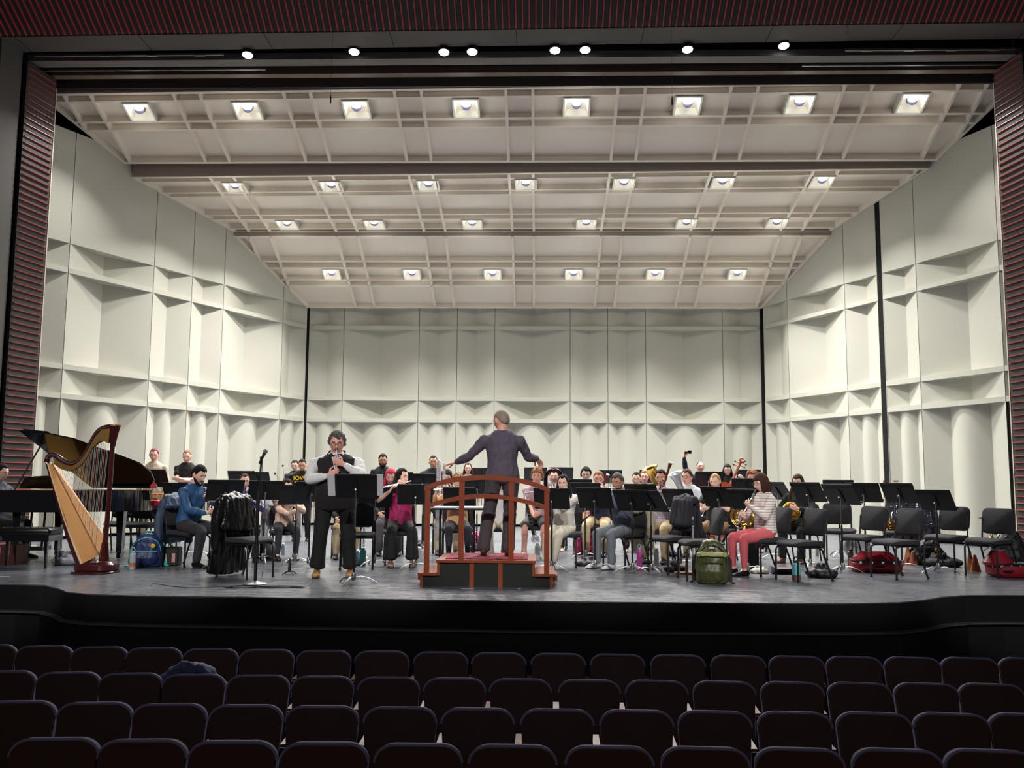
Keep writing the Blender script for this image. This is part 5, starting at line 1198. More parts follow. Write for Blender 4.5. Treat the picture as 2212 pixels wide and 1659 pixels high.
mb=MB(); R0=.135; mb.tube([(R0*math.cos(PI*k/12),0,q.z-.02+R0*1.05*math.sin(PI*k/12)) for k in range(13)],.034,14); mb.tube([(R0,0,q.z-.02),(R0*1.05,0,q.z-.3),(R0*.9,0,q.z-.55),(0,0,q.z-.68),(-R0*.9,0,q.z-.55),(-R0*1.05,0,q.z-.3),(-R0,0,q.z-.02)],[.034,.038,.05,.055,.05,.038,.034],14); mb.build('body',DLB,t,smooth=70)
mb=MB()
for k in range(3): mb.tube([(-.08+.055*k,-.05,q.z-.40),(-.08+.055*k,-.05,q.z-.10)],.019,10)
mb.tube([(-.10,-.06,q.z-.2),(.08,-.06,q.z-.2)],.008,6); mb.tube([(-.10,-.06,q.z-.32),(.08,-.06,q.z-.32)],.008,6); mb.build('valves',SILV,t,smooth=60)
tuba('tuba','gold brass tuba bell rising behind the black-haired man',1404,1010,16.6,.15,GOLDB,(-.38,-.22,1),tl=.5)
tuba('euphonium','silver euphonium bell in front of the man in the pale shirt',1458,1022,14.6,.115,SILV,(-.4,-.2,1),tl=.5,w_=.16)
# silver pipe on a wooden stand (bass flute) on the right
q=atZ(1498,1240); t=thing('bass_flute','silver flute standing upright on a wooden peg base','flute',(q.x,q.y,0))
zt_=atY(1498,1116,q.y).z; mb=MB(); mb.tube([(0,0,.05),(0,0,zt_)],.014,12)
for k in range(12): mb.ball((0,-.014,.15+.05*k),(.013,.013,.005),8,5)
mb.tube([(0,0,.60),(0,0,.66)],.018,10); mb.build('tube',SILV,t,smooth=60)
t=thing('instrument_peg_stand','pale wooden peg stand with two pegs beside the green backpack','instrument stand',(q.x-.09,q.y,0))
mb=MB(); mb.box((0,0,.012),(.30,.16,.024)); mb.build('base',mat('pale_pine',(206,150,100),.55,var=.15),t)
for dx in (-.10,-.0): mb=MB(); mb.tube([(dx,0,.02),(dx,0,.26)],[.018,.009],10); mb.build('peg',mat('pale_pine',(206,150,100),.55),t)
q=atZ(785,1205); t=thing('standing_flute','silver jointed flute on a stand right of the soloist','flute',(q.x,q.y,0))
zt_=atY(785,1108,q.y).z; mb=MB(); mb.tube([(0,0,.12),(0,0,zt_)],.016,12)
for k in range(14): mb.ball(((-1)**k*.008,-.015,.2+.042*k),(.016,.016,.006),8,5)
mb.build('tube',SILV,t,smooth=60)
mb=MB(); mb.tube([(0,0,.0),(0,0,.14)],.012,8); mb.lathe([(.07,0),(.03,.05),(.012,.12)],seg=12); mb.build('stand_foot',WHT,t)
q=atZ(625,1241); t=thing('clarinet_peg','small black clarinet peg stand on the floor left of the soloist','instrument stand',(q.x,q.y,0))
mb=MB(); mb.lathe([(.022,.03),(.020,.06),(.010,.19),(.007,.20)],seg=12); mb.build('peg',BLKM,t,smooth=50)
for k in range(4):
    a=PI/4+k*PI/2; mb=MB(); mb.tube([(0,0,.045),(.05*math.cos(a),.05*math.sin(a),.035),(.10*math.cos(a),.10*math.sin(a),.004)],.006,6); mb.build('foot',BLKM,t)
# french horn coil builder
def horn(t,c,n,R=.14,bell=.15,m_=GOLDB,bd=None):
    c=V(c); n=V(n).normalized(); x,y=frame(n,V((0,0,1))); mb=MB()
    for rr,off,r in ((R,0,.011),(R*.86,.02,.010),(R*.72,-.015,.009),(R*.58,.015,.009),(R*.42,0,.008)):
        mb.tube([c+n*off+(x*math.cos(a*PI/14)+y*math.sin(a*PI/14))*rr for a in range(28)],r,8,closed=True)
    for k in range(5): mb.tube([c+n*.03+x*(-R*.8+.05*k)+y*(-R*.6),c+n*.03+x*(-R*.8+.05*k)+y*(R*.5)],.008,8)
    bd=V(bd).normalized() if bd else (-n); s0=c+y*(-R*.9)
    mb.build('tubing',m_,t,smooth=60)
    mb=MB(); mb.tube([c-y*R*.2+x*R,c-y*R*.8+x*R*.6,s0],[.012,.02,.03],12); flare(mb,s0,bd,.03,bell,.20); mb.build('bell',m_,t,smooth=70)
r=held('french_horn',pH,'coiled brass french horn on the lap of the long-haired player','horn'); horn(r,(-.02,-.36,.80),(.15,-1,.2),bd=(-.7,.2,-.3))
q=atY(1604,1115,13.6); t=thing('french_horn','brass french horn seen behind the striped-sweater woman stand','horn',(q.x,13.6,0)); horn(t,(0,0,q.z),(-.4,-1,.1),R=.17,bell=.16,bd=(-.3,.3,-1))
q=atY(1925,1139,14.1); t=thing('french_horn','brass horn lying on the seat of the rear chair at the right','horn',(q.x,14.3,0)); horn(t,(0,-.1,.56),(0,-.35,1),R=.17,bell=.15,bd=(-1,0,-.1))
# double bass
q=atZ(1560,1170); t=thing('double_bass','red-brown double bass with scroll leaning against its player','double bass',(0,0,0))
DBW=mat('double_bass_varnish',(150,62,32),.25,var=.2,scale=5,coat=.6); top=atY(1603,993,17.0); nb=atY(1576,1050,16.8); dd=(nb-top).normalized(); bc=nb+dd*.30
x_,y_=frame(dd,V((1,0,0)));
def W_(u,v,k): return nb+x_*u+y_*v+dd*k
outl=[(0,.09),(.03,.15),(.10,.19),(.24,.20),(.36,.15),(.48,.14),(.60,.20),(.78,.28),(.98,.29),(1.10,.20),(1.14,0)]
bo=[W_(w,-.10,k) for k,w in outl]+[W_(-w,-.10,k) for k,w in outl[-2::-1]]
mb=MB(); mb.prism(bo,y_*.19); mb.build('body',DBW,t)
mb=MB(); mb.tube([nb+dd*.1-y_*.11,nb-y_*.10,top+dd*.10-y_*.03,top+dd*.06],[.03,.026,.022,.026],10); mb.build('neck',DBW,t)
mb=MB(); mb.tube([nb+dd*.55-y_*.16,nb-y_*.13,top+dd*.14-y_*.06],[.032,.026,.02],8); mb.build('fingerboard',BLKW,t)
mb=MB(); c=top+dd*.0; mb.tube([c+(x_*math.cos(a*.55)+dd*math.sin(a*.55))*(.055-.0038*a) for a in range(13)],[.022-.0008*a for a in range(13)],8); mb.build('scroll',DBW,t,smooth=60)
mb=MB()
for k in range(4): s=(-1)**k; mb.tube([top+dd*(.05+.035*k)-y_*.02,top+dd*(.05+.035*k)+x_*(.085*s)-y_*.02],.007,6); mb.ball(top+dd*(.05+.035*k)+x_*(.10*s)-y_*.02,(.02,.012,.02),8,6)
mb.build('tuning_pegs',BRASS,t)
for k in range(4): mb=MB(); o_=x_*(.008*(k-1.5)); mb.tube([top+dd*.12-y_*.05+o_,nb+dd*.8-y_*.2+o_*2],.0018,5); mb.build('string',SILV,t)
# phone
p=pPh; r=held('phone',p,'black phone held high by the standing man','phone'); w_=p['WR']; mb=MB(); mb.rbox(w_+V((.085,-.02,.10)),(.155,.009,.075),.01,axis=1); mb.build('body',mat('phone_black',(10,10,12),.15),r)
# ================================================================== bags, garments, bottles
def cloud_mesh(mb,name,m_,parent,vox=.010,smooth=4,fold=.012,fs=8,seed=0,zf=1.0): return remesh(mb,name,m_,parent,vox,smooth,.5,fold,fs,seed,zf)
def drape(X,Y,yaw,label,cat_,m_,back=.60,front=.25,w_=.44,sleeves=True,seed=0,shine=False,top=.90,flare_=1.15):
    """garment hung over a chair back whose centre is at X,Y"""
    t=thing('jacket' if cat_=='jacket' else 'garment',label,cat_,(X,Y,0),R_(yaw)); mb=MB()
    def sheet(y0,zt,zb,ww,dy):
        mb.tube([(0,y0,zt),(0,y0+dy*.4,(zt+zb)/2),(0,y0+dy,zb)],[(ww/2,.028),(ww/2*1.05,.04),(ww/2*flare_,.05)],18,ref=V((1,0,0)),round_=True)
    sheet(.30,top,top-back,w_,.06); sheet(.205,top,top-front,w_*.92,-.02)
    mb.tube([(-w_*.42,.25,top+.015),(w_*.42,.25,top+.015)],[.045,.045],10,round_=True)
    mb.tube([(-.10,.25,top+.03),(0,.28,top+.06),(.10,.25,top+.03)],[.03,.035,.03],8,round_=True)
    if sleeves:
        for s in (-1,1): mb.tube([(s*w_*.48,.27,top-.03),(s*(w_*.56),.29,top-.28),(s*(w_*.58),.27,top-.58)],[.055,.058,.045],10,round_=True)
    cloud_mesh(mb,'cloth',m_,t,.011,6,.015,9,seed,.3)
    return t
leath=mat('black_puffer_leather',(16,16,18),.28,var=.2,bump=.5,bscale=25); 
def ch_xy(x,y): p=atZ(x,y,.47); return p.x,p.y
X,Y=ch_xy(538,1162); d_=drape(X-.0,Y,62,'shiny black leather jacket draped over the empty chair left of the microphone','jacket',leath,back=.86,front=.34,w_=.46,seed=1,top=.93,flare_=1.35)
X,Y=ch_xy(1448,1159); drape(X,Y,-60,'dark charcoal jacket over the back of the empty chair by the silver flute','jacket',K('jacket_charcoal',(44,43,52),.85),back=.52,front=.30,w_=.45,seed=2,sleeves=False,top=.93)
X,Y=ch_xy(1948,1147); drape(X+.12,Y-.02,-24,'crinkled shiny black jacket like foil over the rear chair at right','jacket',mat('crinkle_foil_black',(120,122,134),.16,.85,var=.85,scale=9,bump=1.0,bscale=14),back=.66,front=.40,w_=.62,seed=3,sleeves=True,top=.95,flare_=1.2)
def worn(name,label,px,py,Y_,yaw,m_,**k):
    loc,h=place(px,py,Y_,yaw,'sit',k.pop('look',(0,0)),k.pop('lean',0)); return drape(loc[0],loc[1],yaw,label,'jacket',m_,**k)
worn('j','blue-grey jacket hanging over the chair behind the man in the blue shirt',430,1026,12.3,62,K('blue_grey_jacket',(52,70,96),.6),look=(0,22),lean=10,back=.56,front=.1,w_=.44,seed=4,flare_=1.3)
worn('j','pale grey jacket on the chair behind the peach sweatshirt',621,1051,13.5,24,K('pale_jacket',(190,194,200)),look=(4,20),lean=14,back=.44,front=.1,w_=.44,seed=5)
worn('j','beige knitted coat trailing from the chair of the bearded man',1334,1042,12.7,-50,K('beige_coat',(188,176,156)),look=(20,10),lean=8,back=.70,front=.12,w_=.40,seed=6,flare_=1.1,sleeves=True)
def fl(x,y): p=atZ(x,y,0); return p.x,p.y
def backpack(x,y,w_,h_,yaw,label,m_,m2,detail='pocket',dp_=.22,seed=0,patch=None,name='backpack'):
    X,Y=fl(x,y); t=thing(name,label,'bag',(X,Y+dp_/2,0),R_(yaw)); mb=MB()
    mb.tube([(0,0,.03),(0,0,h_*.35),(0,.005,h_*.7),(0,.02,h_*.93)],[(w_/2,dp_/2),(w_/2*1.04,dp_/2*1.1),(w_/2*.92,dp_/2),(w_/2*.60,dp_/2*.6)],20,ref=V((1,0,0)),round_=True)
    cloud_mesh(mb,'body',m_,t,.012,4,.010,9,seed)
    mb=MB(); mb.tube([(0,-dp_/2*.85,.06),(0,-dp_/2*1.0,h_*.3),(0,-dp_/2*.9,h_*.46)],[(w_*.36,.035),(w_*.38,.05),(w_*.32,.03)],16,ref=V((1,0,0)),round_=True); cloud_mesh(mb,'front_pocket',m_,t,.012,3,.006,10,seed+3)
    mb=MB(); n=14
    mb.tube([(w_*.46*math.cos(PI*k/n),-dp_*.42+.02*math.sin(PI*k/n),h_*.50+h_*.40*math.sin(PI*k/n)) for k in range(n+1)],.006,6); mb.tube([(-w_*.34,-dp_/2*1.13,h_*.48),(0,-dp_/2*1.28,h_*.495),(w_*.34,-dp_/2*1.13,h_*.48)],.006,6); mb.build('zip_piping',m2,t,smooth=60)
    mb=MB(); mb.tube([(-.04,.03,h_*.97),(-.03,.03,h_+.04),(.03,.03,h_+.04),(.04,.03,h_*.97)],.010,8); mb.build('handle',m2,t,smooth=60)
    for s in (-1,1): mb=MB(); mb.tube([(s*w_*.3,dp_*.42,h_*.85),(s*w_*.56,dp_*.55,h_*.5),(s*w_*.56,dp_*.3,.03),(s*w_*.66,-.02,.012)],[(.026,.007)]*4,8,ref=V((1,0,0))); mb.build('strap',m2,t,smooth=60)
    if patch: mb=MB(); mb.ball((w_*.22,-dp_*.55,h_*.66),(.03,.012,.03),10,8); mb.build('flower_patch',patch,t)
    return t
tq=mat('turquoise_trim',(70,190,184),.6); 
backpack(309,1226,.40,.43,14,'navy blue backpack with turquoise trim and yellow flower patch by the harp',K('navy_blue_nylon',(36,50,98),.45),tq,patch=mat('yellow_patch',(226,190,40),.6),seed=1)
gb=backpack(1543,1263,.37,.50,-10,'olive green glossy backpack on the floor in front of the empty chairs',K('olive_nylon',(74,78,42),.3,bump=.2),mat('black_webbing',(16,16,16),.7),seed=2,dp_=.25)
mb=MB(); mb.tube([(-.165,-.085,.335),(-.12,-.128,.345),(0,-.150,.348),(.12,-.128,.345),(.165,-.085,.335)],[(.030,.010)]*5,10,ref=V((0,0,1)),round_=True); cloud_mesh(mb,'pocket_flap',mat('pale_olive_band',(176,176,120),.35),gb,.009,2,.004,14,7)
mb=MB(); mb.box((.0,-.118,.418),(.055,.006,.02),RX(R_(-18))); mb.build('patch',mat('grey_patch',(170,172,170),.5),gb)
backpack(1266,1199,.30,.36,10,'shiny magenta backpack between the woman in white and the stand pole',K('magenta_nylon',(166,26,84),.3),mat('dark_magenta_webbing',(70,14,40),.7),seed=3)
backpack(1025,1190,.24,.30,0,'pink and maroon backpack seen between podium posts',K('pink_nylon',(190,60,110),.4),mat('dark_magenta_webbing',(70,14,40),.7),seed=4,dp_=.18)
backpack(2194,1226,.36,.52,-20,'black backpack standing at the right picture edge',K('black_nylon',(26,26,29),.5),mat('black_webbing',(16,16,16),.7),seed=5)
backpack(2013,1222,.42,.34,-10,'black backpack with small yellow tag behind the wooden cones',K('black_nylon',(26,26,29),.5),mat('black_webbing',(16,16,16),.7),patch=mat('yellow_patch',(226,190,40),.6),seed=6)
def heap(x,y,w_,d__,h_,label,m_,name='clothes_heap',cat_='clothing',seed=0,yaw=0,n=9):
    X,Y=fl(x,y); t=thing(name,label,cat_,(X,Y+d__/2,0),R_(yaw)); mb=MB(); r=random.Random(seed)
    mb.ball((0,0,h_*.25),(w_/2,d__/2,h_*.32),16,10)
    for i in range(n):
        a=r.uniform(0,2*PI); q=r.uniform(.1,.75); mb.tube([(w_*.5*q*math.cos(a),d__*.5*q*math.sin(a),h_*.2),(w_*.35*q*math.cos(a+.9),d__*.35*q*math.sin(a+.9),h_*r.uniform(.5,.85)),(w_*.5*q*math.cos(a+1.8),d__*.5*q*math.sin(a+1.8),h_*.25)],h_*.17,8,round_=True)
    mb.v=[(x_,y_,max(z_,.005)) for x_,y_,z_ in mb.v]
    o=cloud_mesh(mb,'cloth',m_,t,.013,3,.014,8,seed); return t
heap(132,1222,.40,.30,.20,'crumpled black and white clothes on the floor between bench and harp',mat('black_white_cloth',(120,122,132),.8,var=.95,scale=9),seed=11)
heap(2048,1226,.56,.34,.22,'dark crumpled jackets heaped behind the rightmost stand',K('jacket_dark',(40,40,44)),seed=12)
heap(1645,1240,.24,.20,.10,'crumpled pale bag with green trim under the striped-sweater chair',mat('pale_plastic_bag',(190,188,170),.4,var=.4,scale=14),name='plastic_bag',cat_='bag',seed=13)
heap(768,1222,.22,.20,.24,'pale blue patterned tote bag right of the soloist',mat('pale_blue_tote',(176,200,214),.7,var=.25,scale=30),name='tote_bag',cat_='bag',seed=14,n=5)
heap(1268,1224,.34,.22,.15,'black bag with white straps under the magenta backpack',mat('black_bag_white',(40,40,42),.6,var=.6,scale=10),name='shoulder_bag',cat_='bag',seed=15)
heap(1783,1250,.40,.28,.20,'black duffel bag lying behind the teal bottle',K('black_nylon',(26,26,29),.5),name='duffel_bag',cat_='bag',seed=16,yaw=-10)
heap(1462,1237,.30,.22,.16,'black bag and cloth under the jacket-draped chair',K('black_nylon',(26,26,29),.5),name='shoulder_bag',cat_='bag',seed=17)
heap(1452,1202,.24,.2,.12,'folded blue-grey garment on a bag under the empty chair',K('blue_grey_fold',(110,124,150)),seed=18)
heap(1455,1188+12,.10,.1,.05,'small grey pouch under the empty chair',K('grey_pouch',(120,120,126)),name='pouch',cat_='bag',seed=19,n=3)
heap(900,1180,.22,.2,.12,'dark bag behind the flutist in magenta',K('black_nylon',(26,26,29),.5),name='shoulder_bag',cat_='bag',seed=20)
heap(460,1210,.24,.20,.24,'grey-blue quilted bag behind the leather jacket chair',K('grey_blue_quilt',(86,96,116)),name='quilted_bag',cat_='bag',seed=21,n=5)
def bottle(x,y,r,h_,label,m_,capm,kind='plain',band=None):
    X,Y=fl(x,y); t=thing('water_bottle',label,'bottle',(X,Y+r,0)); mb=MB()
    mb.lathe([(r*.94,0),(r,.01),(r,h_*.80),(r*.96,h_*.84),(r*.62,h_*.89),(r*.6,h_*.9)],seg=20); mb.build('body',m_,t,smooth=50)
    mb=MB(); mb.lathe([(r*.66,h_*.885),(r*.68,h_*.90),(r*.66,h_*.985),(r*.5,h_)],seg=18)
    mb.build('cap',capm,t,smooth=50)
    if kind=='loop': mb=MB(); mb.tube([(r*.6*math.cos(PI*k/8),0,h_*.97+.05*math.sin(PI*k/8)) for k in range(9)],.006,8); mb.build('carry_loop',capm,t,smooth=60)
    if band: mb=MB(); mb.lathe([(r*1.01,band[0]),(r*1.01,band[1])],seg=20); mb.build('band',band[2],t,smooth=50)
    return t
wh=mat('white_enamel',(226,226,226),.35); steel=mat('brushed_steel',(140,134,128),.3,.9); clear=mat('frosted_clear',(176,186,192),.25)
bottle(283,1231,.040,.24,'translucent water bottle with flip lid and orange print in front of the navy backpack',clear,mat('grey_lid',(170,176,186),.4),'loop',(.04,.09,mat('orange_print',(200,110,80),.5)))
bottle(782,1223,.042,.25,'tall teal bottle at the foot of the standing silver flute',mat('teal_metal',(96,178,176),.35),mat('teal_cap',(60,150,150),.4))
bottle(905,1217,.042,.22,'white bottle just left of the podium',wh,wh)
bottle(1161,1211,.042,.26,'white bottle behind the right podium step',wh,wh)
bottle(1382,1227,.038,.28,'bright pink bottle with pale blue loop below the turned stand',mat('pink_metal',(214,84,170),.35),mat('pale_blue_cap',(150,196,206),.4),'loop')
bottle(1419,1229,.033,.28,'slim white bottle right of the pink bottle',wh,wh)
bottle(1328,1215,.025,.13,'small clear jar near the white sneakers',clear,wh)
bottle(1723,1255,.050,.24,'square-shouldered teal bottle with dark sticker band under the front empty chair',mat('aqua_metal',(108,196,204),.35),mat('dark_cap',(30,34,40),.5),'loop',(.0,.07,mat('sticker_band',(110,76,80),.6,var=.6,scale=50)))
bottle(1766,1201,.030,.20,'cloudy plastic drink bottle behind the front empty chair',mat('cloudy_plastic',(206,190,160),.35),wh)
bottle(1840,1227,.038,.26,'brushed steel thermos left of the red horn case',steel,mat('dark_cap',(30,34,40),.5))
bottle(610,1199,.034,.18,'clear plastic bottle behind the peach player feet',clear,wh)
# cases
X,Y=fl(362,1223); t=thing('instrument_case','black box case with pale tag and red-edged label beside the navy backpack','case',(X,Y+.12,0),R_(6)); mb=MB(); mb.rbox((0,0,.125),(.235,.20,.25),.02); mb.build('body',mat('case_black',(14,18,18),.5),t,smooth=40)
for (dx,w_,h_,m_) in ((-.045,.025,.11,mat('pale_tag',(190,200,180),.6)),(.055,.045,.12,mat('sticker_red_white',(206,150,150),.6,var=.3,scale=40))): mb=MB(); mb.box((dx,-.104,.11),(w_,.006,h_)); mb.build('tag',m_,t)
mb=MB(); mb.tube([(-.05,0,.25),(-.04,0,.29),(.0,0,.29),(.01,0,.25)],.006,6); mb.build('handle',BLKM,t)
X,Y=fl(577,1211); t=thing('instrument_case','small black case with narrow pale tag behind the microphone pole','case',(X,Y+.12,0)); mb=MB(); mb.rbox((0,0,.13),(.26,.2,.26),.02); mb.build('body',mat('case_black',(14,18,18),.5),t,smooth=40); mb=MB(); mb.box((-.03,-.104,.13),(.02,.006,.10)); mb.build('tag',mat('pale_tag',(190,200,180),.6),t)
X,Y=fl(1630,1231); t=thing('rolling_case','upright black instrument case behind the legs of the striped-sweater woman','case',(X,Y+.12,0),R_(-10)); mb=MB(); mb.rbox((0,0,.2),(.17,.24,.40),.03); mb.build('body',mat('case_black',(14,18,18),.5),t,smooth=40)
def redcase(x,y,L,W,H_,yaw,label,dome=False):
    X,Y=fl(x,y); t=thing('instrument_case',label,'case',(X,Y+W/2,0),R_(yaw)); m_=mat('case_red',(150,26,42),.42,var=.12)
    mb=MB()
    if dome:
        mb.rbox((.12,0,H_*.28),(L,W,H_*.5),.12,seg=6); mb.tube([(-.02,0,H_*.5),(-.02,0,H_*.62),(-.02,0,H_*1.12)],[W*.48,W*.50,W*.2],24)
    else:
        mb.rbox((0,0,H_*.30),(L,W,H_*.58),.10,seg=6); mb.tube([(0,0,H_*.55),(0,0,H_*.72),(0,0,H_)],[(L*.48,W*.47),(L*.46,W*.44),(L*.28,W*.26)],24,ref=V((1,0,0)))
    mb.build('shell',m_,t,smooth=35)
    mb=MB(); mb.rbox((.12 if dome else 0,0,H_*.56),(L*1.01,W*1.01,.018),.11,seg=6); mb.build('rim',BLKM,t)
    for k in range(4): mb=MB(); mb.box((-L*.36+L*.22*k,-W/2-.004,H_*.50),(.03,.012,.03)); mb.build('latch',CHROME,t)
    mb=MB(); mb.tube([(-.06,-W/2-.01,H_*.3),(-.04,-W/2-.04,H_*.3),(.04,-W/2-.04,H_*.3),(.06,-W/2-.01,H_*.3)],.009,8); mb.build('handle',BLKM,t)
redcase(1904,1238,.64,.40,.27,-8,'large red horn case lying flat under the empty chairs')
redcase(2176,1249,.52,.36,.30,4,'red horn case with domed bell section at the right edge',True)
# wooden cones (straight mutes)
def cone(x,y,h_,label,m_):
    X,Y=fl(x,y); t=thing('mute_cone',label,'mute',(X,Y+.06,0),R_(rnd.uniform(0,60))); mb=MB(); mb.lathe([(.070,0),(.068,.01),(.018,h_)],seg=10); mb.build('cone',m_,t); mb=MB(); mb.lathe([(.020,h_-.01),(.020,h_+.012)],seg=10); mb.build('cork',mat('cork_tan',(190,140,96),.8),t)
cop=mat('copper_wood',(184,108,66),.45,var=.25,scale=12)
cone(1966,1219,.24,'left wooden cone mute behind the front chair leg',cop); cone(1977,1223,.20,'right wooden cone mute, overlapping its neighbour',mat('dark_copper_wood',(130,66,44),.45,var=.2)); cone(2101,1233,.25,'pale striped wooden cone mute near the right chairs',mat('striped_wood',(206,150,112),.45,var=.35,scale=20)); cone(2112,1235,.21,'darker wooden cone mute beside the pale striped one',cop)
# books under the front chair
X,Y=fl(1694,1241)
for k in range(4):
    t=thing('folder',['lowest dark blue folder','second folder, black,','third folder, navy,','topmost maroon-edged folder'][k]+' of the stack behind the teal bottle','folder',(X+.01*k,Y+.12,.018*k),R_(-8+5*k)); mb=MB(); mb.box((0,0,.009),(.26,.22,.016)); mb.build('cover',[navy,black,mat('navy_card',(24,28,70),.5),mat('maroon_card',(96,30,40),.5)][k],t)
X,Y=fl(1668,1240); mb=MB(); mb.box((X,Y+.03,.05),(.09,.006,.10),RX(R_(-30))@RY(R_(25))); o=mb.build('loose_sheet',mat('white_blue_paper',(224,226,240),.6)); tag(o,'tilted white sheet leaning on the folders behind the teal bottle','paper')
# grey circular bell cover / silver horn bell behind thermos
q=atZ(1852,1205); t=thing('horn_bell_mute','round grey plastic horn mute disc standing behind the thermos','mute',(q.x,q.y,0)); mb=MB(); mb.tube([(.17*math.cos(a*PI/14),0,.18+.17*math.sin(a*PI/14)) for a in range(28)],.045,10,closed=True); mb.build('ring',mat('grey_plastic',(150,154,158),.4),t,smooth=60)
mb=MB(); mb.lathe([(.10,-.02),(.15,.02),(.16,.03)],RX(R_(90)),24,c=(0,0,.18)); mb.build('disc',mat('light_grey_plastic',(190,194,198),.4),t,smooth=60)
# trombone at the right
q=atZ(2150,1195); t=thing('trombone','brass trombone on its stand at the far right behind the last chair','trombone',(q.x,q.y+.3,0)); Y_=q.y+.3; a=atY(2139,1110,Y_); b_=atY(2160,1105,Y_)
mb=MB(); mb.tube([(a.x-q.x,0,.25),(a.x-q.x,0,a.z-.03),(a.x-q.x+.03,0,a.z),(b_.x-q.x-.03,0,b_.z),(b_.x-q.x,0,b_.z-.03),(b_.x-q.x,0,.35)],.012,10); flare(mb,V((a.x-q.x,0,.42)),V((0,0,-1)),.016,.11,.26); mb.tube([(a.x-q.x,0,.62),(b_.x-q.x,0,.62)],.008,8); mb.tube([(a.x-q.x+.05,-.03,.62),(a.x-q.x+.05,-.03,.3)],.03,10); mb.tube([(-.12,-.02,.59),(a.x-q.x-.1,-.02,.59)],.01,8); mb.build('tubing',mat('silver_brass',(206,190,150),.2,1),t,smooth=60)
mb=MB(); mb.tube([(a.x-q.x,0,.0),(a.x-q.x,0,.3)],.012,8)
for k in range(3): aa=2*PI*k/3; mb.tube([(a.x-q.x,0,.12),(a.x-q.x+.16*math.cos(aa),.16*math.sin(aa),.008)],.008,6)
mb.build('stand',BLKM,t)
# timpani / dark chest under the bench side at the left edge
q=atZ(5,1222); t=thing('wooden_box','low red-brown wooden box under the bench at the left edge','box',(q.x-.05,q.y+.35,0)); mb=MB(); mb.box((0,0,.13),(.22,.3,.26)); mb.build('box',mat('redbrown_wood',(90,40,32),.5,var=.2),t)
# door plates on the right shell wall
for (x,y0,y1,lab) in ((1905,1038,1075,'narrow brass pull plate on the right shell wall seam'),(1925,1038,1041,'small brass latch plate high on the right shell wall')):
    o2=V((5.87,23.60)); d2=V(dR).normalized(); n2=V((-d2.y,d2.x,0)); al=4.06 if x==1905 else 4.40
    P_=o2+d2*al; Y_=P_.y; za,zb=atY(x,y0,Y_).z,atY(x,y1,Y_).z
    mb=MB(); mb.box((P_.x,P_.y-.02,(za+zb)/2),(.05 if x==1905 else .12,.012,abs(za-zb)+.01),RZ(math.atan2(d2.y,d2.x))); o=mb.build('door_plate',mat('aged_brass',(140,116,78),.4,.7)); tag(o,lab,'door plate')
# white spike-tape marks and panel joints near the podium
TP=mat('white_spike_tape',(200,200,196),.7,var=.2,scale=30)
for i,(x,y,w_,a,lab) in enumerate(((850,1270,.14,0,'white tape dash on the stage floor left of the podium, near the stand base'),(1010,1272,.14,0,'white tape dash under the front left of the podium'),(1122,1272,.04,80,'short bent white tape mark below the podium centre'),(1040,1292,.28,1,'long white tape dash at the stage edge below the podium'),(1250,1291,.16,3,'white scuffed tape at the stage edge right of the podium'),(1620,1277,.5,-3,'long thin white scratch line in front of the green backpack'),(1160,1279,.26,-2,'thin white tape line right below the podium corner'),(10,1246,.12,4,'white tape piece at the left edge of the stage'))):
    X,Y=fl(x,y); mb=MB(); mb.box((0,0,.0012),(w_,.028 if w_<.2 else .010,.0016)); o=mb.build('floor_tape',TP); o.location=(X,Y,0); o.rotation_euler=(0,0,R_(a)); tag(o,lab,'tape','white marks on the stage floor')
# ================================================================== auditorium seats
SBACK=mat('seat_shell_brown',(72,46,36),.5,var=.15,scale=3,spec=.35); SUPH=mat('seat_upholstery_plum',(84,80,108),.85,var=.12,bump=.3,bscale=200); SARM=mat('armrest_wood',(112,58,48),.35,var=.15,coat=.3); SFR=mat('seat_steel_dark',(24,25,30),.5)
SW,SHh=.485,.52
def rounded(w_,h_,r,n=7,taper=.03):
    pts=[(-w_/2+taper,0),(w_/2-taper,0)]
    for (cx,cz,a0) in ((w_/2-r,h_-r*.8,0),(-w_/2+r,h_-r*.8,90)):
        for k in range(n+1):
            a=R_(a0+90*k/n); pts.append((cx+r*math.cos(a),cz+r*.8*math.sin(a)))
    return pts
def slab(w_,h_,r,y0,y1,curve=.025,crown=.0,tilt=.14,z0=0,n=7):
    mb=MB(); P=rounded(w_,h_,r,n); f=lambda x,z,y: V((x,y+curve*(1-(x/(w_/2))**2)*-1+tilt*z,z+z0+crown*(1-(x/(w_/2))**2)))
    m_=len(P); cy=[(0,h_*.5)]
    vs=[];fs=[]
    rings=[1.0,.6,.25]
    for side,y in ((0,y0),(1,y1)):
        base=len(vs)
        for k in rings:
            for (x,z) in P: vs.append(f(x*k,(z-h_*.5)*k+h_*.5,y))
        vs.append(f(0,h_*.5,y))
        for r_ in range(2):
            for i in range(m_):
                q=(base+r_*m_+i,base+r_*m_+(i+1)%m_,base+(r_+1)*m_+(i+1)%m_,base+(r_+1)*m_+i); fs.append(q)
        for i in range(m_): fs.append((base+2*m_+i,base+2*m_+(i+1)%m_,base+3*m_))
    o=3*m_+1
    for i in range(m_): fs.append((i,(i+1)%m_,o+(i+1)%m_,o+i))
    mb.add(vs,fs); return mb,P,f
seat0=thing('theatre_seat','tmp','seat',(0,0,0))
mb,P,f=slab(SW-.012,SHh,.11,-.012,.012,crown=.006,z0=.34); mb.build('back_shell',SBACK,seat0,smooth=45)
mb,_,_=slab(SW,SHh+.004,.115,.012,.060,crown=.006,z0=.342); mb.build('back_cushion',SUPH,seat0,smooth=45)
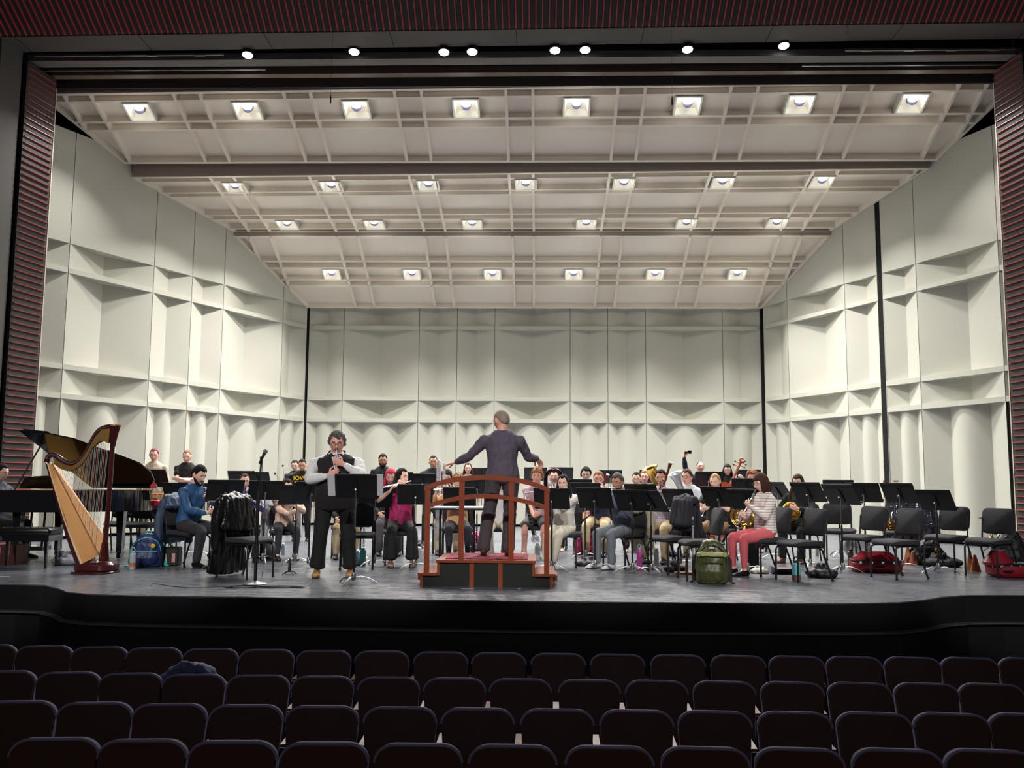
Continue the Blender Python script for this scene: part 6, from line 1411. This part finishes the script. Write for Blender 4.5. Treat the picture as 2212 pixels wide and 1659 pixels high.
mb=MB(); pts=[f(x*1.0,z,.004)+V((0,0,.345-.34)) for x,z in rounded(SW-.004,SHh,.112)[2:]]
mb.tube([V((p.x,p.y,p.z)) for p in pts],[(.007,.011)]*len(pts),8,ref=V((0,1,0))); mb.build('edge_rim_light',mat('seat_rim_light',(128,124,150),.55,var=.1),seat0,smooth=60)  # pale edge strip, rim light from the stage put into its colour
mb=MB(); mb.rbox((0,.30,.42),(.46,.44,.09),.05); mb.build('seat_cushion',SUPH,seat0,smooth=45)
mb=MB(); mb.box((-.262,.28,.60),(.048,.32,.03)); mb.build('armrest',SARM,seat0)
mb=MB(); mb.box((-.262,.20,.30),(.04,.22,.60)); mb.build('support',SFR,seat0)
rows=[(8.09,'front row',[90,210,328,451,573,697,823,951,1077,1206,1335,1466,1597,1724,1849,1976,2100],125.6,1077,1414,[-32,2226]),
 (7.09,'second row',[141,277,414,554,694,837.6,981,1124,1274,1420,1567,1715,1861,2007,2148],143.4,981,1470,[0]),
 (5.99,'third row',[197,360,526,692,862,1031,1204,1377,1547,1721,1894,2063],169.6,1031,1537,[30,2228]),
 (4.97,'nearest row',[107,299,496,696,901,1107,1318,1527,1733,1947,2150],204.4,1107,1619,[-98])]
first=True; counts={}
for dep,nm,xs,sp,rx_,ry_,extra in rows:
    # depth along the view axis -> world Y
    allx=sorted(xs+extra); vis=[x for x in allx if x+sp*.48>4 and x-sp*.48<2208]
    for x in allx:
        # picture height of this row's top edge, nearly a straight line
        yy=ry_+(x-rx_)*.0128-(abs(x-1106)/1106)**2*3
        d=ray(x,yy); P0=d*dep; X,Y,Z=P0.x,P0.y,P0.z+CAMH
        i=vis.index(x) if x in vis else None
        if i is None: continue
        lab=f'dark brown theatre seat, {ordn[i]} from the left in the {nm} of seats' if nm!='nearest row' else f'dark brown backed theatre seat, {ordn[i]} from the left in the row nearest the camera'
        yaw=-math.atan2(X,30+Y*0)*1.0
        loc=(X,Y,Z-(.34+SHh+.012)); 
        if first:
            seat0.location=loc; seat0.rotation_euler=(0,0,yaw); seat0['label']=lab; seat0['group']=f'theatre seats in the {nm}'; first=False
        else: dup(seat0,lab,loc,yaw,f'theatre seats in the {nm}')
# dark jacket over a second row seat
q=atY(415,1448,7.5); t=thing('jacket','dark navy jacket bundled over a seat in the second row at left','jacket',(0,0,0))
mb=MB(); c=atY(410,1462,7.45)
mb.ball(c+V((0,0,-.10)),(.21,.13,.16),18,10)
for (a,b_,r) in (((350,1470),(400,1436),.05),((372,1452),(430,1432),.055),((400,1440),(450,1450),.05),((430,1436),(474,1470),.05),((455,1452),(486,1476),.035),((360,1478),(440,1462),.05)):
    A,B=atY(*a,7.42),atY(*b_,7.46); mb.tube([A+V((0,0,-.04)),(A+B)/2+V((0,-.02,-.01)),B+V((0,0,-.05))],[r,r*1.1,r*.8],10,round_=True)
cloud_mesh(mb,'cloth',K('navy_jacket',(64,70,108),.75),t,.011,3,.016,8,31)
mb=MB(); A=atY(483,1480,7.5); mb.ball(A+V((0,0,-.06)),(.05,.06,.09),12,8); cloud_mesh(mb,'lining',K('taupe_fleece',(120,104,96),.95),t,.010,2,.006,12,32)
